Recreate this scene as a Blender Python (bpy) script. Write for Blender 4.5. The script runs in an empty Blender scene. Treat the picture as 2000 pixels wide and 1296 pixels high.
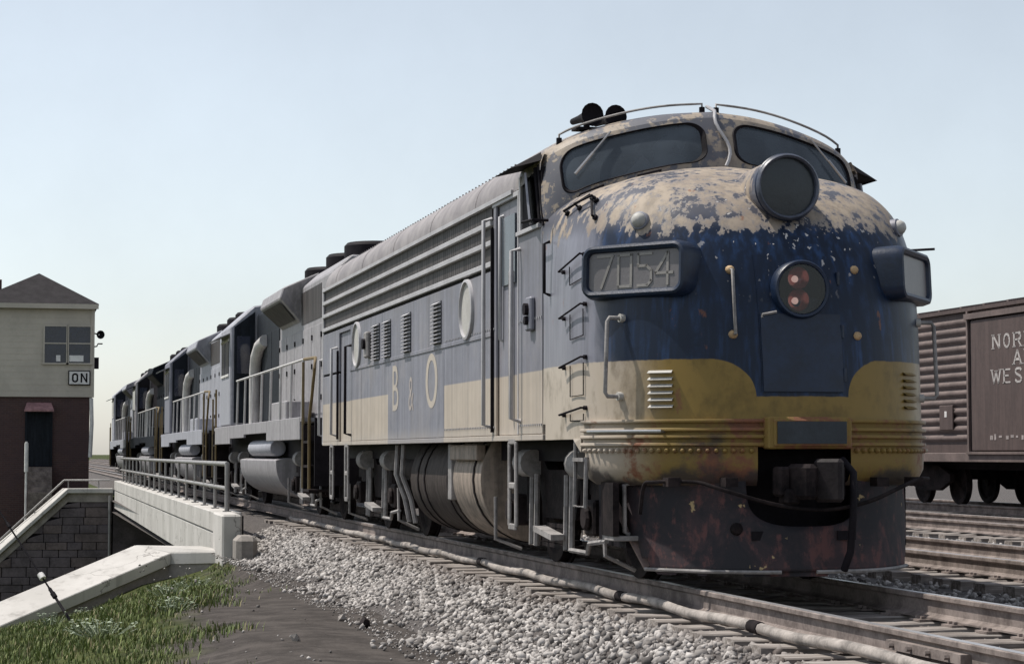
import bpy, bmesh, math, random
import numpy as np
from mathutils import Vector, Matrix

R = math.radians
random.seed(7)
rng = np.random.default_rng(7)
scene = bpy.context.scene
COL = scene.collection

# ------------------------------------------------------------------ camera
cam = bpy.data.cameras.new('camera')
cam.sensor_width = 36.0
cam.lens = 36.0 * 4010 / 2000
cam.clip_start = 0.1
cam.clip_end = 6000
camo = bpy.data.objects.new('camera', cam)
COL.objects.link(camo)
camo.location = (-5.93, -15.3, 1.05)
camo.rotation_euler = (R(90 + 3.382), 0, R(-13.576))
scene.camera = camo

# ------------------------------------------------------------------ sky, sun, exposure
SUN = Vector((-0.47, 0.285, 1.0)).normalized()
SUN_EL = math.asin(SUN.z)
SUN_AZ = math.atan2(SUN.x, SUN.y)
world = bpy.data.worlds.new('World')
scene.world = world
world.use_nodes = True
wn = world.node_tree.nodes
sky = wn.new('ShaderNodeTexSky')
sky.sky_type = 'NISHITA'
sky.sun_disc = False
sky.sun_elevation = SUN_EL
sky.sun_rotation = SUN_AZ
sky.air_density = 1.0
sky.dust_density = 0.7
sky.ozone_density = 1.5
wn['Background'].inputs['Strength'].default_value = 0.15
hsv = wn.new('ShaderNodeHueSaturation')          # hazy, washed-out summer sky
hsv.inputs['Saturation'].default_value = 0.45
hsv.inputs['Hue'].default_value = 0.493
world.node_tree.links.new(sky.outputs[0], hsv.inputs['Color'])
wtc = wn.new('ShaderNodeTexCoord'); wno = wn.new('ShaderNodeTexNoise'); wmr = wn.new('ShaderNodeMapRange'); wmx = wn.new('ShaderNodeMix')   # thin uneven high haze
wno.inputs['Scale'].default_value = 5.0; wno.inputs['Detail'].default_value = 7; wno.inputs['Roughness'].default_value = 0.62
wmr.inputs[1].default_value = 0.3; wmr.inputs[2].default_value = 0.7; wmr.inputs[3].default_value = 0.95; wmr.inputs[4].default_value = 1.06
wmx.data_type = 'RGBA'; wmx.blend_type = 'MULTIPLY'; wmx.inputs[0].default_value = 1.0
world.node_tree.links.new(wtc.outputs['Generated'], wno.inputs['Vector']); world.node_tree.links.new(wno.outputs[0], wmr.inputs[0])
world.node_tree.links.new(hsv.outputs[0], wmx.inputs[6]); world.node_tree.links.new(wmr.outputs[0], wmx.inputs[7])
world.node_tree.links.new(wmx.outputs[2], wn['Background'].inputs['Color'])

sl = bpy.data.lights.new('sun', 'SUN')
sl.energy = 5.0
sl.angle = R(0.6)
sl.color = (1.0, 0.95, 0.87)
so = bpy.data.objects.new('sun', sl)
COL.objects.link(so)
so.location = (-30, 20, 50)
so.rotation_euler = SUN.to_track_quat('Z', 'Y').to_euler()

vs = scene.view_settings
vs.view_transform = 'Standard'
vs.look = 'None'
vs.exposure = -0.05
vs.gamma = 1.0
vs.use_curve_mapping = False

# ------------------------------------------------------------------ material helpers
def lin(r, g, b):
    def f(c):
        c /= 255.0
        return c / 12.92 if c <= 0.04045 else ((c + 0.055) / 1.055) ** 2.4
    return (f(r), f(g), f(b), 1.0)

class NT:
    def __init__(s, name, rough=0.7, metal=0.0):
        s.mat = bpy.data.materials.new(name)
        s.mat.use_nodes = True
        s.t = s.mat.node_tree
        s.b = s.t.nodes['Principled BSDF']
        s.b.inputs['Roughness'].default_value = rough
        s.b.inputs['Metallic'].default_value = metal
        tc = s.t.nodes.new('ShaderNodeTexCoord')
        s.co = tc.outputs['Object']
        sx = s.t.nodes.new('ShaderNodeSeparateXYZ')
        s.lk(s.co, sx.inputs[0])
        s.X, s.Y, s.Z = sx.outputs
    def lk(s, a, b):
        s.t.links.new(a, b)
    def put(s, v, inp):
        if isinstance(v, bpy.types.NodeSocket):
            s.lk(v, inp)
        else:
            inp.default_value = v
    def m(s, op, a, b=0.0, c=0.0, clamp=False):
        n = s.t.nodes.new('ShaderNodeMath')
        n.operation = op
        n.use_clamp = clamp
        s.put(a, n.inputs[0]); s.put(b, n.inputs[1]); s.put(c, n.inputs[2])
        return n.outputs[0]
    def step(s, v, lo, hi):
        n = s.t.nodes.new('ShaderNodeMapRange')
        n.interpolation_type = 'SMOOTHSTEP'
        s.put(v, n.inputs[0])
        n.inputs[1].default_value = lo; n.inputs[2].default_value = hi
        return n.outputs[0]
    def vscale(s, sc, vec=None):
        n = s.t.nodes.new('ShaderNodeVectorMath')
        n.operation = 'MULTIPLY'
        s.lk(vec or s.co, n.inputs[0])
        n.inputs[1].default_value = sc
        return n.outputs[0]
    def noise(s, scale=4, detail=4, rough=0.55, vec=None, dist=0.0):
        n = s.t.nodes.new('ShaderNodeTexNoise')
        s.lk(vec or s.co, n.inputs['Vector'])
        n.inputs['Scale'].default_value = scale
        n.inputs['Detail'].default_value = detail
        n.inputs['Roughness'].default_value = rough
        n.inputs['Distortion'].default_value = dist
        return n.outputs[0]
    def mix(s, f, a, b, mode='MIX'):
        n = s.t.nodes.new('ShaderNodeMix')
        n.data_type = 'RGBA'
        n.blend_type = mode
        s.put(f, n.inputs[0]); s.put(a, n.inputs[6]); s.put(b, n.inputs[7])
        return n.outputs[2]
    def out(s, colr, rough=None, bump=None, bstr=0.2, bdist=0.01):
        s.put(colr, s.b.inputs['Base Color'])
        if rough is not None:
            s.put(rough, s.b.inputs['Roughness'])
        if bump is not None:
            n = s.t.nodes.new('ShaderNodeBump')
            n.inputs['Strength'].default_value = bstr
            n.inputs['Distance'].default_value = bdist
            s.lk(bump, n.inputs['Height'])
            s.lk(n.outputs[0], s.b.inputs['Normal'])
        return s.mat

def k(c, f):
    return (min(c[0] * f, 1), min(c[1] * f, 1), min(c[2] * f, 1), 1)

def simple(name, c, rough=0.75, metal=0.0, var=0.25, scale=3.0, c2=None, streak=False, bstr=0.25, bscale=40, bdist=0.006):
    s = NT(name, rough, metal)
    if max(c[:3]) < 0.06 and rough > 0.55:      # soot and grease: hardly any sheen
        s.b.inputs['Specular IOR Level'].default_value = 0.12
    v = s.vscale((6, 6, 0.6)) if streak else None
    n1 = s.noise(scale, 6, 0.6, v)
    n2 = s.noise(scale * 7, 4, 0.6)
    f = s.step(s.m('ADD', s.m('MULTIPLY', n1, 0.7), s.m('MULTIPLY', n2, 0.3)), 0.34, 0.66)
    colr = s.mix(f, k(c, 1 - var), c2 if c2 else k(c, 1 + var))
    return s.out(colr, None, s.noise(bscale, 4, 0.6), bstr, bdist)

GREYBLUE = (0.190, 0.192, 0.230, 1)
NAVY = (0.0055, 0.0150, 0.040, 1)
BUFF = (0.45, 0.385, 0.318, 1)
OCHRE = (0.235, 0.152, 0.034, 1)
CREAM = (0.33, 0.272, 0.215, 1)
RUST = (0.17, 0.065, 0.032, 1)
GRIME = (0.030, 0.026, 0.030, 1)

MT = {}
def mat_nose():
    s = NT('nose_paint', 0.4)
    s.b.inputs['Specular IOR Level'].default_value = 0.32
    ax = s.m('ABSOLUTE', s.X)
    a = s.m('DIVIDE', s.m('SUBTRACT', ax, 0.38), 0.33, clamp=True)
    ia = s.m('SUBTRACT', 1.0, a)
    hump = s.m('SQRT', s.m('SUBTRACT', 1.0, s.m('MULTIPLY', ia, ia), clamp=True))
    zy = s.m('ADD', 1.49, s.m('MULTIPLY', hump, 0.29))
    edge = s.m('MULTIPLY', s.m('SUBTRACT', s.noise(9, 3), 0.5), 0.02)
    ym = s.step(s.m('SUBTRACT', s.m('ADD', zy, edge), s.Z), -0.006, 0.006)
    big = s.noise(2.6, 8, 0.62, None, 0.3)
    fine = s.noise(11, 6, 0.65, s.vscale((1, 1, 0.55)))
    streak = s.noise(1.0, 5, 0.6, s.vscale((16, 16, 1.1)))
    # blue: chalky flanks; front navy takes in its shade, split near the shadow edge
    side = s.step(s.m('ADD', ax, s.m('MULTIPLY', s.m('SUBTRACT', big, 0.5), 0.16)), 1.30, 1.42)
    blue = s.mix(s.step(streak, 0.42, 0.78), k(NAVY, 0.8), k(NAVY, 4.2))
    blue = s.mix(s.step(big, 0.35, 0.7), blue, k(NAVY, 0.8))
    grey = s.mix(s.step(streak, 0.3, 0.7), k(GREYBLUE, 0.82), k(GREYBLUE, 1.12))
    blue = s.mix(side, blue, grey)
    # yellow: dirty ochre in front, bleached at the flanks
    yel = s.mix(s.step(s.m('ADD', ax, s.m('MULTIPLY', s.m('SUBTRACT', big, 0.5), 0.4)), 0.95, 1.42), OCHRE, BUFF)
    dirt = s.step(s.m('ADD', s.m('MULTIPLY', big, 0.6), s.m('MULTIPLY', fine, 0.4)), 0.46, 0.66)
    yel = s.mix(s.m('MULTIPLY', dirt, 0.55), yel, k(OCHRE, 0.28))
    colr = s.mix(ym, blue, yel)
    # paint peeled from the top of the hood
    h = s.m('MINIMUM', s.m('MULTIPLY', s.m('SUBTRACT', s.Z, 2.83), 2.4), 0.105)
    flank = s.m('MULTIPLY', s.step(ax, 1.15, 1.45), -0.16)
    p = s.m('ADD', s.m('ADD', h, flank), s.m('ADD', s.m('MULTIPLY', s.m('SUBTRACT', big, 0.5), 1.0), s.m('ADD', s.m('MULTIPLY', s.m('SUBTRACT', fine, 0.5), 1.0), s.m('MULTIPLY', s.m('SUBTRACT', streak, 0.5), 0.75))))
    pm = s.m('MULTIPLY', s.step(p, -0.02, 0.03), s.step(s.Z, 2.70, 2.80))
    bare = s.mix(s.step(fine, 0.35, 0.65), k(CREAM, 0.72), k(CREAM, 1.1))
    bare = s.mix(s.m('MULTIPLY', s.step(s.noise(1.7, 6, 0.6), 0.42, 0.66), 0.65), bare, (0.19, 0.155, 0.135, 1))
    rim = s.m('MULTIPLY', s.step(p, 0.16, 0.03), 0.55)
    bare = s.mix(rim, bare, (0.215, 0.20, 0.205, 1))
    old = s.mix(s.m('MULTIPLY', s.step(s.Z, 2.8, 2.98), 0.9), colr, k(GREYBLUE, 0.48))
    colr = s.mix(pm, old, bare)
    # stone chips
    ch = s.noise(19, 2, 0.5, s.vscale((1, 1, 0.7)))
    cm = s.m('MULTIPLY', s.step(ch, 0.67, 0.69), s.m('MULTIPLY', s.m('MULTIPLY', s.step(s.Z, 2.15, 2.75), s.m('SUBTRACT', 1.0, pm)), s.step(ax, 1.0, 0.35)))
    colr = s.mix(cm, colr, (0.55, 0.52, 0.50, 1))
    rc = s.m('MULTIPLY', s.step(s.noise(7, 5, 0.6, s.vscale((1, 1, 0.5))), 0.66, 0.72), 0.7)
    colr = s.mix(rc, colr, k(RUST, 1.2))
    rough = s.m('ADD', 0.30, s.m('MULTIPLY', s.m('ADD', pm, s.m('MULTIPLY', big, 0.5)), 0.3))
    return s.out(colr, rough, s.m('ADD', s.m('MULTIPLY', pm, 0.6), s.m('MULTIPLY', fine, 0.5)), 0.25, 0.006)

def mat_side():
    s = NT('side_paint', 0.6)
    streak = s.noise(1.0, 6, 0.62, s.vscale((9, 9, 0.55)))
    fine = s.noise(14, 5, 0.6)
    big = s.noise(1.1, 6, 0.6)
    blue = s.mix(s.step(streak, 0.3, 0.72), k(GREYBLUE, 0.80), k(GREYBLUE, 1.18))
    blue = s.mix(s.m('MULTIPLY', s.step(big, 0.45, 0.7), 0.45), blue, (0.27, 0.25, 0.255, 1))
    buff = s.mix(s.step(streak, 0.3, 0.75), k(BUFF, 0.86), k(BUFF, 1.08))
    blk = s.m('MULTIPLY', s.m('GREATER_THAN', s.Y, 6.13), s.m('LESS_THAN', s.Y, 9.52))
    low = s.m('MULTIPLY', s.step(s.m('SUBTRACT', 1.77, s.Z), -0.006, 0.006), s.m('SUBTRACT', 1.0, blk))
    colr = s.mix(low, blue, buff)
    # rain streaks, soot under the grilles, dust along the sill
    rain = s.noise(1.0, 6, 0.7, s.vscale((14, 14, 0.22)))
    colr = s.mix(s.m('MULTIPLY', s.step(rain, 0.50, 0.74), 0.42), colr, (0.115, 0.105, 0.11, 1))
    top = s.step(s.m('ADD', s.Z, s.m('MULTIPLY', s.m('SUBTRACT', rain, 0.5), 0.9)), 2.45, 2.95)
    colr = s.mix(s.m('MULTIPLY', top, 0.35), colr, (0.10, 0.095, 0.10, 1))
    dust = s.m('MULTIPLY', s.step(s.m('ADD', s.Z, s.m('MULTIPLY', streak, 0.12)), 1.42, 1.22), 0.5)
    colr = s.mix(dust, colr, (0.40, 0.36, 0.33, 1))
    rs = s.m('MULTIPLY', s.step(s.noise(5, 6, 0.65, s.vscale((1, 1, 0.3))), 0.63, 0.72), 0.35)
    colr = s.mix(rs, colr, (0.30, 0.21, 0.16, 1))
    wav = s.noise(1.7, 2, 0.5)
    return s.out(colr, s.m('ADD', 0.42, s.m('MULTIPLY', fine, 0.25)), s.m('ADD', s.m('MULTIPLY', fine, 0.1), s.m('MULTIPLY', wav, 3)), 0.35, 0.02)

def mat_cab():
    s = NT('cab_paint', 0.6)
    big = s.noise(3.1, 8, 0.62, None, 0.4)
    fine = s.noise(13, 6, 0.65)
    p = s.m('ADD', s.m('MULTIPLY', big, 0.6), s.m('MULTIPLY', fine, 0.4))
    pm = s.step(p, 0.47, 0.51)
    bare = s.mix(s.step(fine, 0.35, 0.65), k(CREAM, 0.72), k(CREAM, 1.0))
    bare = s.mix(s.m('MULTIPLY', s.step(s.noise(2.3, 6, 0.6), 0.45, 0.68), 0.6), bare, (0.17, 0.145, 0.135, 1))
    colr = s.mix(pm, k(GREYBLUE, 0.50), bare)
    far = s.step(s.Y, 1.9, 3.2)
    roofc = s.mix(s.step(big, 0.35, 0.65), (0.20, 0.18, 0.185, 1), (0.29, 0.265, 0.265, 1))
    colr = s.mix(far, colr, roofc)
    return s.out(colr, 0.6, s.m('ADD', pm, fine), 0.2, 0.004)

def mat_skirt():
    s = NT('skirt_paint', 0.7)
    ax = s.m('ABSOLUTE', s.X)
    big = s.noise(3.0, 8, 0.65, None, 0.4)
    fine = s.noise(16, 6, 0.65)
    yel = s.mix(s.step(ax, 1.0, 1.42), k(OCHRE, 0.9), k(BUFF, 0.9))
    f = s.step(s.m('ADD', s.m('ADD', big, s.m('MULTIPLY', fine, 0.5)), s.m('MULTIPLY', ax, -0.16)), 0.60, 0.78)
    colr = s.mix(f, yel, k(RUST, 1.1))
    g = s.step(s.m('ADD', s.noise(2.2, 6, 0.6), s.m('MULTIPLY', s.step(s.Z, 1.0, 0.8), 0.25)), 0.56, 0.72)
    colr = s.mix(s.m('MULTIPLY', g, 0.85), colr, GRIME)
    return s.out(colr, 0.7, fine, 0.35, 0.006)

def mat_pilot():
    s = NT('pilot_paint', 0.7)
    s.b.inputs['Specular IOR Level'].default_value = 0.25
    big = s.noise(2.4, 8, 0.66, None, 0.5)
    fine = s.noise(13, 6, 0.65, s.vscale((1, 1, 0.5)))
    colr = s.mix(s.step(big, 0.4, 0.65), (0.026, 0.025, 0.030, 1), (0.060, 0.040, 0.044, 1))
    colr = s.mix(s.m('MULTIPLY', s.step(s.m('ADD', s.m('MULTIPLY', fine, 0.5), s.m('MULTIPLY', big, 0.5)), 0.51, 0.60), 0.85), colr, (0.125, 0.058, 0.055, 1))
    colr = s.mix(s.step(s.noise(8, 3), 0.70, 0.73), colr, (0.40, 0.30, 0.16, 1))
    return s.out(colr, 0.72, fine, 0.4, 0.006)

def mat_grille():
    s = NT('grille_mesh', 0.6)
    w = s.m('SINE', s.m('MULTIPLY', s.Y, 60.0))
    w2 = s.m('SINE', s.m('MULTIPLY', s.Z, 210.0))
    st = s.noise(1.0, 5, 0.6, s.vscale((7, 7, 0.6)))
    s.b.inputs['Specular IOR Level'].default_value = 0.15
    c = s.mix(s.step(st, 0.3, 0.75), (0.040, 0.036, 0.036, 1), (0.085, 0.076, 0.075, 1))
    return s.out(c, 0.6, w, 0.35, 0.004)

def mat_wood():
    s = NT('tie_wood', 0.9)
    s.b.inputs['Specular IOR Level'].default_value = 0.15
    g = s.noise(1.0, 6, 0.65, s.vscale((1.2, 26, 26)))
    b = s.noise(3, 4)
    c = s.mix(s.step(g, 0.35, 0.7), (0.17, 0.145, 0.13, 1), (0.40, 0.365, 0.34, 1))
    c = s.mix(s.m('MULTIPLY', s.step(b, 0.5, 0.7), 0.6), c, (0.10, 0.082, 0.075, 1))
    return s.out(c, 0.9, g, 0.6, 0.01)

def mat_ground():
    s = NT('soil', 0.95)
    s.b.inputs['Specular IOR Level'].default_value = 0.1
    big = s.noise(0.45, 6, 0.6)
    mid = s.noise(3.0, 8, 0.65)
    fine = s.noise(28, 6, 0.7)
    dirt = s.mix(s.step(mid, 0.35, 0.68), (0.046, 0.040, 0.037, 1), (0.086, 0.075, 0.069, 1))
    dirt = s.mix(s.m('MULTIPLY', s.step(fine, 0.56, 0.72), 0.35), dirt, (0.20, 0.175, 0.165, 1))
    gr = s.mix(s.step(mid, 0.3, 0.7), (0.028, 0.036, 0.013, 1), (0.070, 0.080, 0.026, 1))
    # grass to the left of a wandering line
    l = s.m('ADD', s.m('ADD', s.X, s.m('MULTIPLY', s.Y, -0.135)), s.m('MULTIPLY', s.m('SUBTRACT', s.noise(0.9, 6, 0.65), 0.5), 1.6))
    gm = s.step(l, -4.75, -5.45)
    c = s.mix(gm, dirt, gr)
    return s.out(c, 0.95, s.m('ADD', fine, s.m('MULTIPLY', mid, 0.6)), 0.6, 0.012)

def mat_stone():
    s = NT('ballast_stone', 0.85)
    big = s.noise(9, 2)
    info = s.t.nodes.new('ShaderNodeAttribute'); info.attribute_name = 'tone'
    t = info.outputs['Fac']
    c = s.mix(t, (0.046, 0.040, 0.038, 1), (0.55, 0.515, 0.49, 1))
    c = s.mix(s.m('MULTIPLY', s.step(s.noise(40, 4), 0.45, 0.7), 0.4), c, (0.22, 0.19, 0.175, 1))
    soot = s.m('MULTIPLY', s.step(s.m('ADD', s.X, s.m('MULTIPLY', s.m('SUBTRACT', s.noise(1.3, 4), 0.5), 0.9)), -1.75, -1.05), s.step(s.X, 3.0, 1.2))
    c = s.mix(s.m('MULTIPLY', soot, 0.62), c, (0.105, 0.078, 0.066, 1))
    return s.out(c, 0.85, s.noise(60, 4), 0.4, 0.004)

def mat_grass():
    s = NT('grass_blades', 0.7)
    info = s.t.nodes.new('ShaderNodeAttribute'); info.attribute_name = 'tone'
    t = info.outputs['Fac']
    c = s.mix(t, (0.052, 0.080, 0.018, 1), (0.20, 0.245, 0.062, 1))
    c = s.mix(s.step(t, 0.86, 0.90), c, (0.26, 0.225, 0.115, 1))
    s.b.inputs['Subsurface Weight'].default_value = 0.0
    return s.out(c, 0.65)

def mat_brick():
    s = NT('brickwork', 0.85)
    n = s.t.nodes.new('ShaderNodeTexBrick')
    mp = s.t.nodes.new('ShaderNodeCombineXYZ')
    s.lk(s.m('ADD', s.X, s.Y), mp.inputs[0]); s.lk(s.Z, mp.inputs[1])
    s.lk(mp.outputs[0], n.inputs['Vector'])
    n.inputs['Scale'].default_value = 1.0
    n.inputs['Brick Width'].default_value = 0.22
    n.inputs['Row Height'].default_value = 0.075
    n.inputs['Mortar Size'].default_value = 0.008
    n.inputs['Color1'].default_value = (0.085, 0.042, 0.038, 1)
    n.inputs['Color2'].default_value = (0.062, 0.032, 0.031, 1)
    n.inputs['Mortar'].default_value = (0.09, 0.065, 0.062, 1)
    c = s.mix(s.m('MULTIPLY', s.step(s.noise(0.7, 5), 0.45, 0.7), 0.5), n.outputs[0], (0.06, 0.035, 0.04, 1))
    return s.out(c, 0.85, n.outputs[1], 0.4, -0.005)

def mat_glass(name, tint, refl_rough=0.05, alpha=0.55):
    m = bpy.data.materials.new(name)
    m.use_nodes = True
    t = m.node_tree
    for n in list(t.nodes):
        t.nodes.remove(n)
    o = t.nodes.new('ShaderNodeOutputMaterial')
    mx = t.nodes.new('ShaderNodeMixShader')
    mx2 = t.nodes.new('ShaderNodeMixShader')
    tr = t.nodes.new('ShaderNodeBsdfTransparent'); tr.inputs[0].default_value = (0.55, 0.60, 0.66, 1)
    df = t.nodes.new('ShaderNodeBsdfDiffuse'); df.inputs[0].default_value = tint
    gl = t.nodes.new('ShaderNodeBsdfGlossy'); gl.inputs[1].default_value = refl_rough
    fr = t.nodes.new('ShaderNodeFresnel'); fr.inputs[0].default_value = 1.5
    tc = t.nodes.new('ShaderNodeTexCoord')
    nz = t.nodes.new('ShaderNodeTexNoise'); nz.inputs['Scale'].default_value = 3.0; nz.inputs['Detail'].default_value = 6
    mr = t.nodes.new('ShaderNodeMapRange'); mr.inputs[1].default_value = 0.3; mr.inputs[2].default_value = 0.7; mr.inputs[3].default_value = alpha * 0.7; mr.inputs[4].default_value = min(alpha * 1.35, 1)
    t.links.new(tc.outputs['Object'], nz.inputs['Vector']); t.links.new(nz.outputs[0], mr.inputs[0]); t.links.new(mr.outputs[0], mx2.inputs[0])
    t.links.new(tr.outputs[0], mx2.inputs[1]); t.links.new(df.outputs[0], mx2.inputs[2])
    t.links.new(fr.outputs[0], mx.inputs[0])
    t.links.new(mx2.outputs[0], mx.inputs[1]); t.links.new(gl.outputs[0], mx.inputs[2])
    t.links.new(mx.outputs[0], o.inputs[0])
    return m

MT['nose'] = mat_nose(); MT['side'] = mat_side(); MT['cab'] = mat_cab()
MT['skirt'] = mat_skirt(); MT['pilot'] = mat_pilot(); MT['grille'] = mat_grille()
MT['wood'] = mat_wood(); MT['soil'] = mat_ground(); MT['stone'] = mat_stone()
MT['grass'] = mat_grass(); MT['brick'] = mat_brick()
MT['glass'] = mat_glass('windshield_glass', (0.10, 0.12, 0.145, 1), 0.08, 0.60)
MT['lensglass'] = mat_glass('lens_glass', (0.02, 0.022, 0.028, 1), 0.05, 0.08)
MT['roof'] = simple('roof_paint', (0.245, 0.225, 0.228, 1), 0.6, var=0.22, scale=1.6, streak=False)
MT['trim'] = simple('dull_trim', (0.40, 0.39, 0.405, 1), 0.5, 0.0, 0.15, 2.0)
MT['greyblue'] = simple('faded_blue_paint', GREYBLUE, 0.55, var=0.2, scale=2.0, streak=True)
MT['navy'] = simple('navy_paint', k(NAVY, 1.0), 0.42, var=0.35, scale=3.0)
MT['cream'] = simple('cream_lettering', (0.52, 0.455, 0.38, 1), 0.7, var=0.08, scale=1.6, streak=True, c2=(0.38, 0.345, 0.31, 1))
MT['dark'] = simple('sooty_steel', (0.012, 0.010, 0.013, 1), 0.7, var=0.4, scale=3)
MT['grime'] = simple('grimy_steel', (0.011, 0.009, 0.011, 1), 0.8, var=0.45, scale=4, c2=(0.032, 0.024, 0.024, 1))
MT['dusty_lit'] = simple('dusty_lit_steel', (0.25, 0.235, 0.23, 1), 0.75, var=0.35, scale=5)  # dusty metal, with sunlight on the rigging put into the pale colour
MT['tank'] = simple('tank_buff', (0.235, 0.19, 0.155, 1), 0.7, var=0.4, scale=2.0, streak=True)
MT['tankbrown'] = simple('tank_brown', (0.048, 0.039, 0.036, 1), 0.7, var=0.4, scale=2.0, streak=True)
MT['steel'] = simple('worn_steel', (0.42, 0.41, 0.41, 1), 0.35, 0.8, 0.1, 8, bstr=0.1)
MT['rail'] = simple('rail_rust', (0.150, 0.118, 0.106, 1), 0.8, 0.0, 0.3, 5, c2=(0.26, 0.215, 0.195, 1))
MT['railtop'] = simple('rail_running_surface', (0.46, 0.45, 0.46, 1), 0.35, 0.6, 0.12, 6, bstr=0.05)
MT['pipe'] = simple('pale_conduit', (0.27, 0.24, 0.22, 1), 0.8, var=0.45, scale=5)
MT['white'] = simple('white_paint', (0.68, 0.66, 0.64, 1), 0.6, var=0.15, scale=4)
MT['duct'] = simple('off_white_paint', (0.50, 0.48, 0.47, 1), 0.6, var=0.15, scale=4)
MT['palegrey'] = simple('pale_grey_paint', (0.31, 0.312, 0.35, 1), 0.6, var=0.2, scale=2, streak=True)
MT['warmgrey'] = simple('warm_grey_paint', (0.275, 0.262, 0.275, 1), 0.6, var=0.25, scale=2, streak=True)
MT['hooddark'] = simple('dark_blue_hood', (0.013, 0.016, 0.022, 1), 0.62, var=0.35, scale=2, streak=True)
MT['yellow'] = simple('handrail_yellow', (0.17, 0.118, 0.052, 1), 0.6, var=0.2, scale=6)
def mat_concrete():
    s = NT('pale_concrete', 0.85)
    st = s.noise(1.0, 6, 0.65, s.vscale((3.5, 3.5, 0.35)))
    sp = s.noise(30, 5, 0.7)
    bg = s.noise(0.8, 6, 0.6)
    c = s.mix(s.step(bg, 0.3, 0.7), (0.42, 0.40, 0.375, 1), (0.54, 0.515, 0.49, 1))
    c = s.mix(s.m('MULTIPLY', s.step(st, 0.52, 0.72), 0.55), c, (0.22, 0.205, 0.19, 1))
    c = s.mix(s.m('MULTIPLY', s.step(sp, 0.58, 0.72), 0.35), c, (0.25, 0.235, 0.22, 1))
    v = s.t.nodes.new('ShaderNodeTexVoronoi'); v.feature = 'DISTANCE_TO_EDGE'; v.inputs['Scale'].default_value = 0.55
    n = s.t.nodes.new('ShaderNodeVectorMath'); n.operation = 'ADD'; s.lk(s.co, n.inputs[0])
    ns = s.t.nodes.new('ShaderNodeTexNoise'); ns.inputs['Scale'].default_value = 2.5; ns.inputs['Detail'].default_value = 5; s.lk(s.co, ns.inputs['Vector']); s.lk(ns.outputs['Color'], n.inputs[1])
    s.lk(n.outputs[0], v.inputs['Vector'])
    ck = s.step(v.outputs['Distance'], 0.009, 0.003)
    c = s.mix(s.m('MULTIPLY', ck, 0.6), c, (0.12, 0.11, 0.10, 1))
    return s.out(c, 0.85, s.m('SUBTRACT', s.m('ADD', sp, bg), ck), 0.35, 0.006)
MT['concrete'] = mat_concrete()
MT['concrete2'] = simple('weathered_concrete', (0.25, 0.225, 0.205, 1), 0.9, var=0.25, scale=2.2, bstr=0.4, bscale=30)
MT['masonry'] = simple('dark_masonry', (0.100, 0.082, 0.088, 1), 0.9, var=0.35, scale=1.7, bstr=0.5, bscale=18, bdist=0.02)
MT['masonry2'] = simple('brown_masonry', (0.120, 0.094, 0.092, 1), 0.9, var=0.35, scale=1.7, bstr=0.5, bscale=18, bdist=0.02)
MT['ballast'] = simple('ballast_bed', (0.085, 0.074, 0.070, 1), 0.95, var=0.5, scale=14, bstr=1.0, bscale=22, bdist=0.05)
MT['galv'] = simple('galvanised_pipe', (0.255, 0.245, 0.24, 1), 0.5, 0.2, 0.15, 4)
MT['siding'] = simple('tower_siding', (0.47, 0.425, 0.362, 1), 0.85, var=0.08, scale=1.2)
MT['towerroof'] = simple('tower_roof', (0.036, 0.033, 0.035, 1), 0.95, var=0.2, scale=3)
MT['paneblue'] = mat_glass('window_glass', (0.045, 0.05, 0.075, 1), 0.05, 0.8)
MT['boxcar'] = simple('boxcar_brown', (0.080, 0.055, 0.050, 1), 0.7, var=0.2, scale=1.6, streak=True)
MT['boxrib'] = simple('boxcar_rib_paint', (0.140, 0.105, 0.096, 1), 0.7, var=0.25, scale=2.0)
MT['letter'] = simple('white_lettering', (0.42, 0.39, 0.375, 1), 0.8, var=0.2, scale=6)
MT['board'] = simple('number_board_face', (0.155, 0.145, 0.150, 1), 0.4, var=0.1, scale=3)
MT['digit'] = simple('number_digits', (0.26, 0.245, 0.23, 1), 0.5, var=0.15, scale=3)
MT['redlens'] = simple('red_reflector', (0.34, 0.13, 0.12, 1), 0.12, 0.5, 0.2, 9, bstr=0.1)
MT['bulb'] = simple('bulb_glass', (0.75, 0.45, 0.35, 1), 0.08, 0.3, 0.05, 9, bstr=0.0)
_n = MT['bulb'].node_tree.nodes['Principled BSDF']     # the warning light is burning dimly
_n.inputs['Emission Color'].default_value = (1.0, 0.62, 0.50, 1); _n.inputs['Emission Strength'].default_value = 0.7
MT['disc'] = simple('porthole_disc', (0.42, 0.405, 0.38, 1), 0.6, var=0.12, scale=4)
MT['weed'] = simple('weed_leaf', (0.13, 0.17, 0.075, 1), 0.6, var=0.4, scale=9, c2=(0.36, 0.42, 0.30, 1))
MT['paper'] = simple('paper', (0.6, 0.58, 0.55, 1), 0.8, var=0.05)

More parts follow.
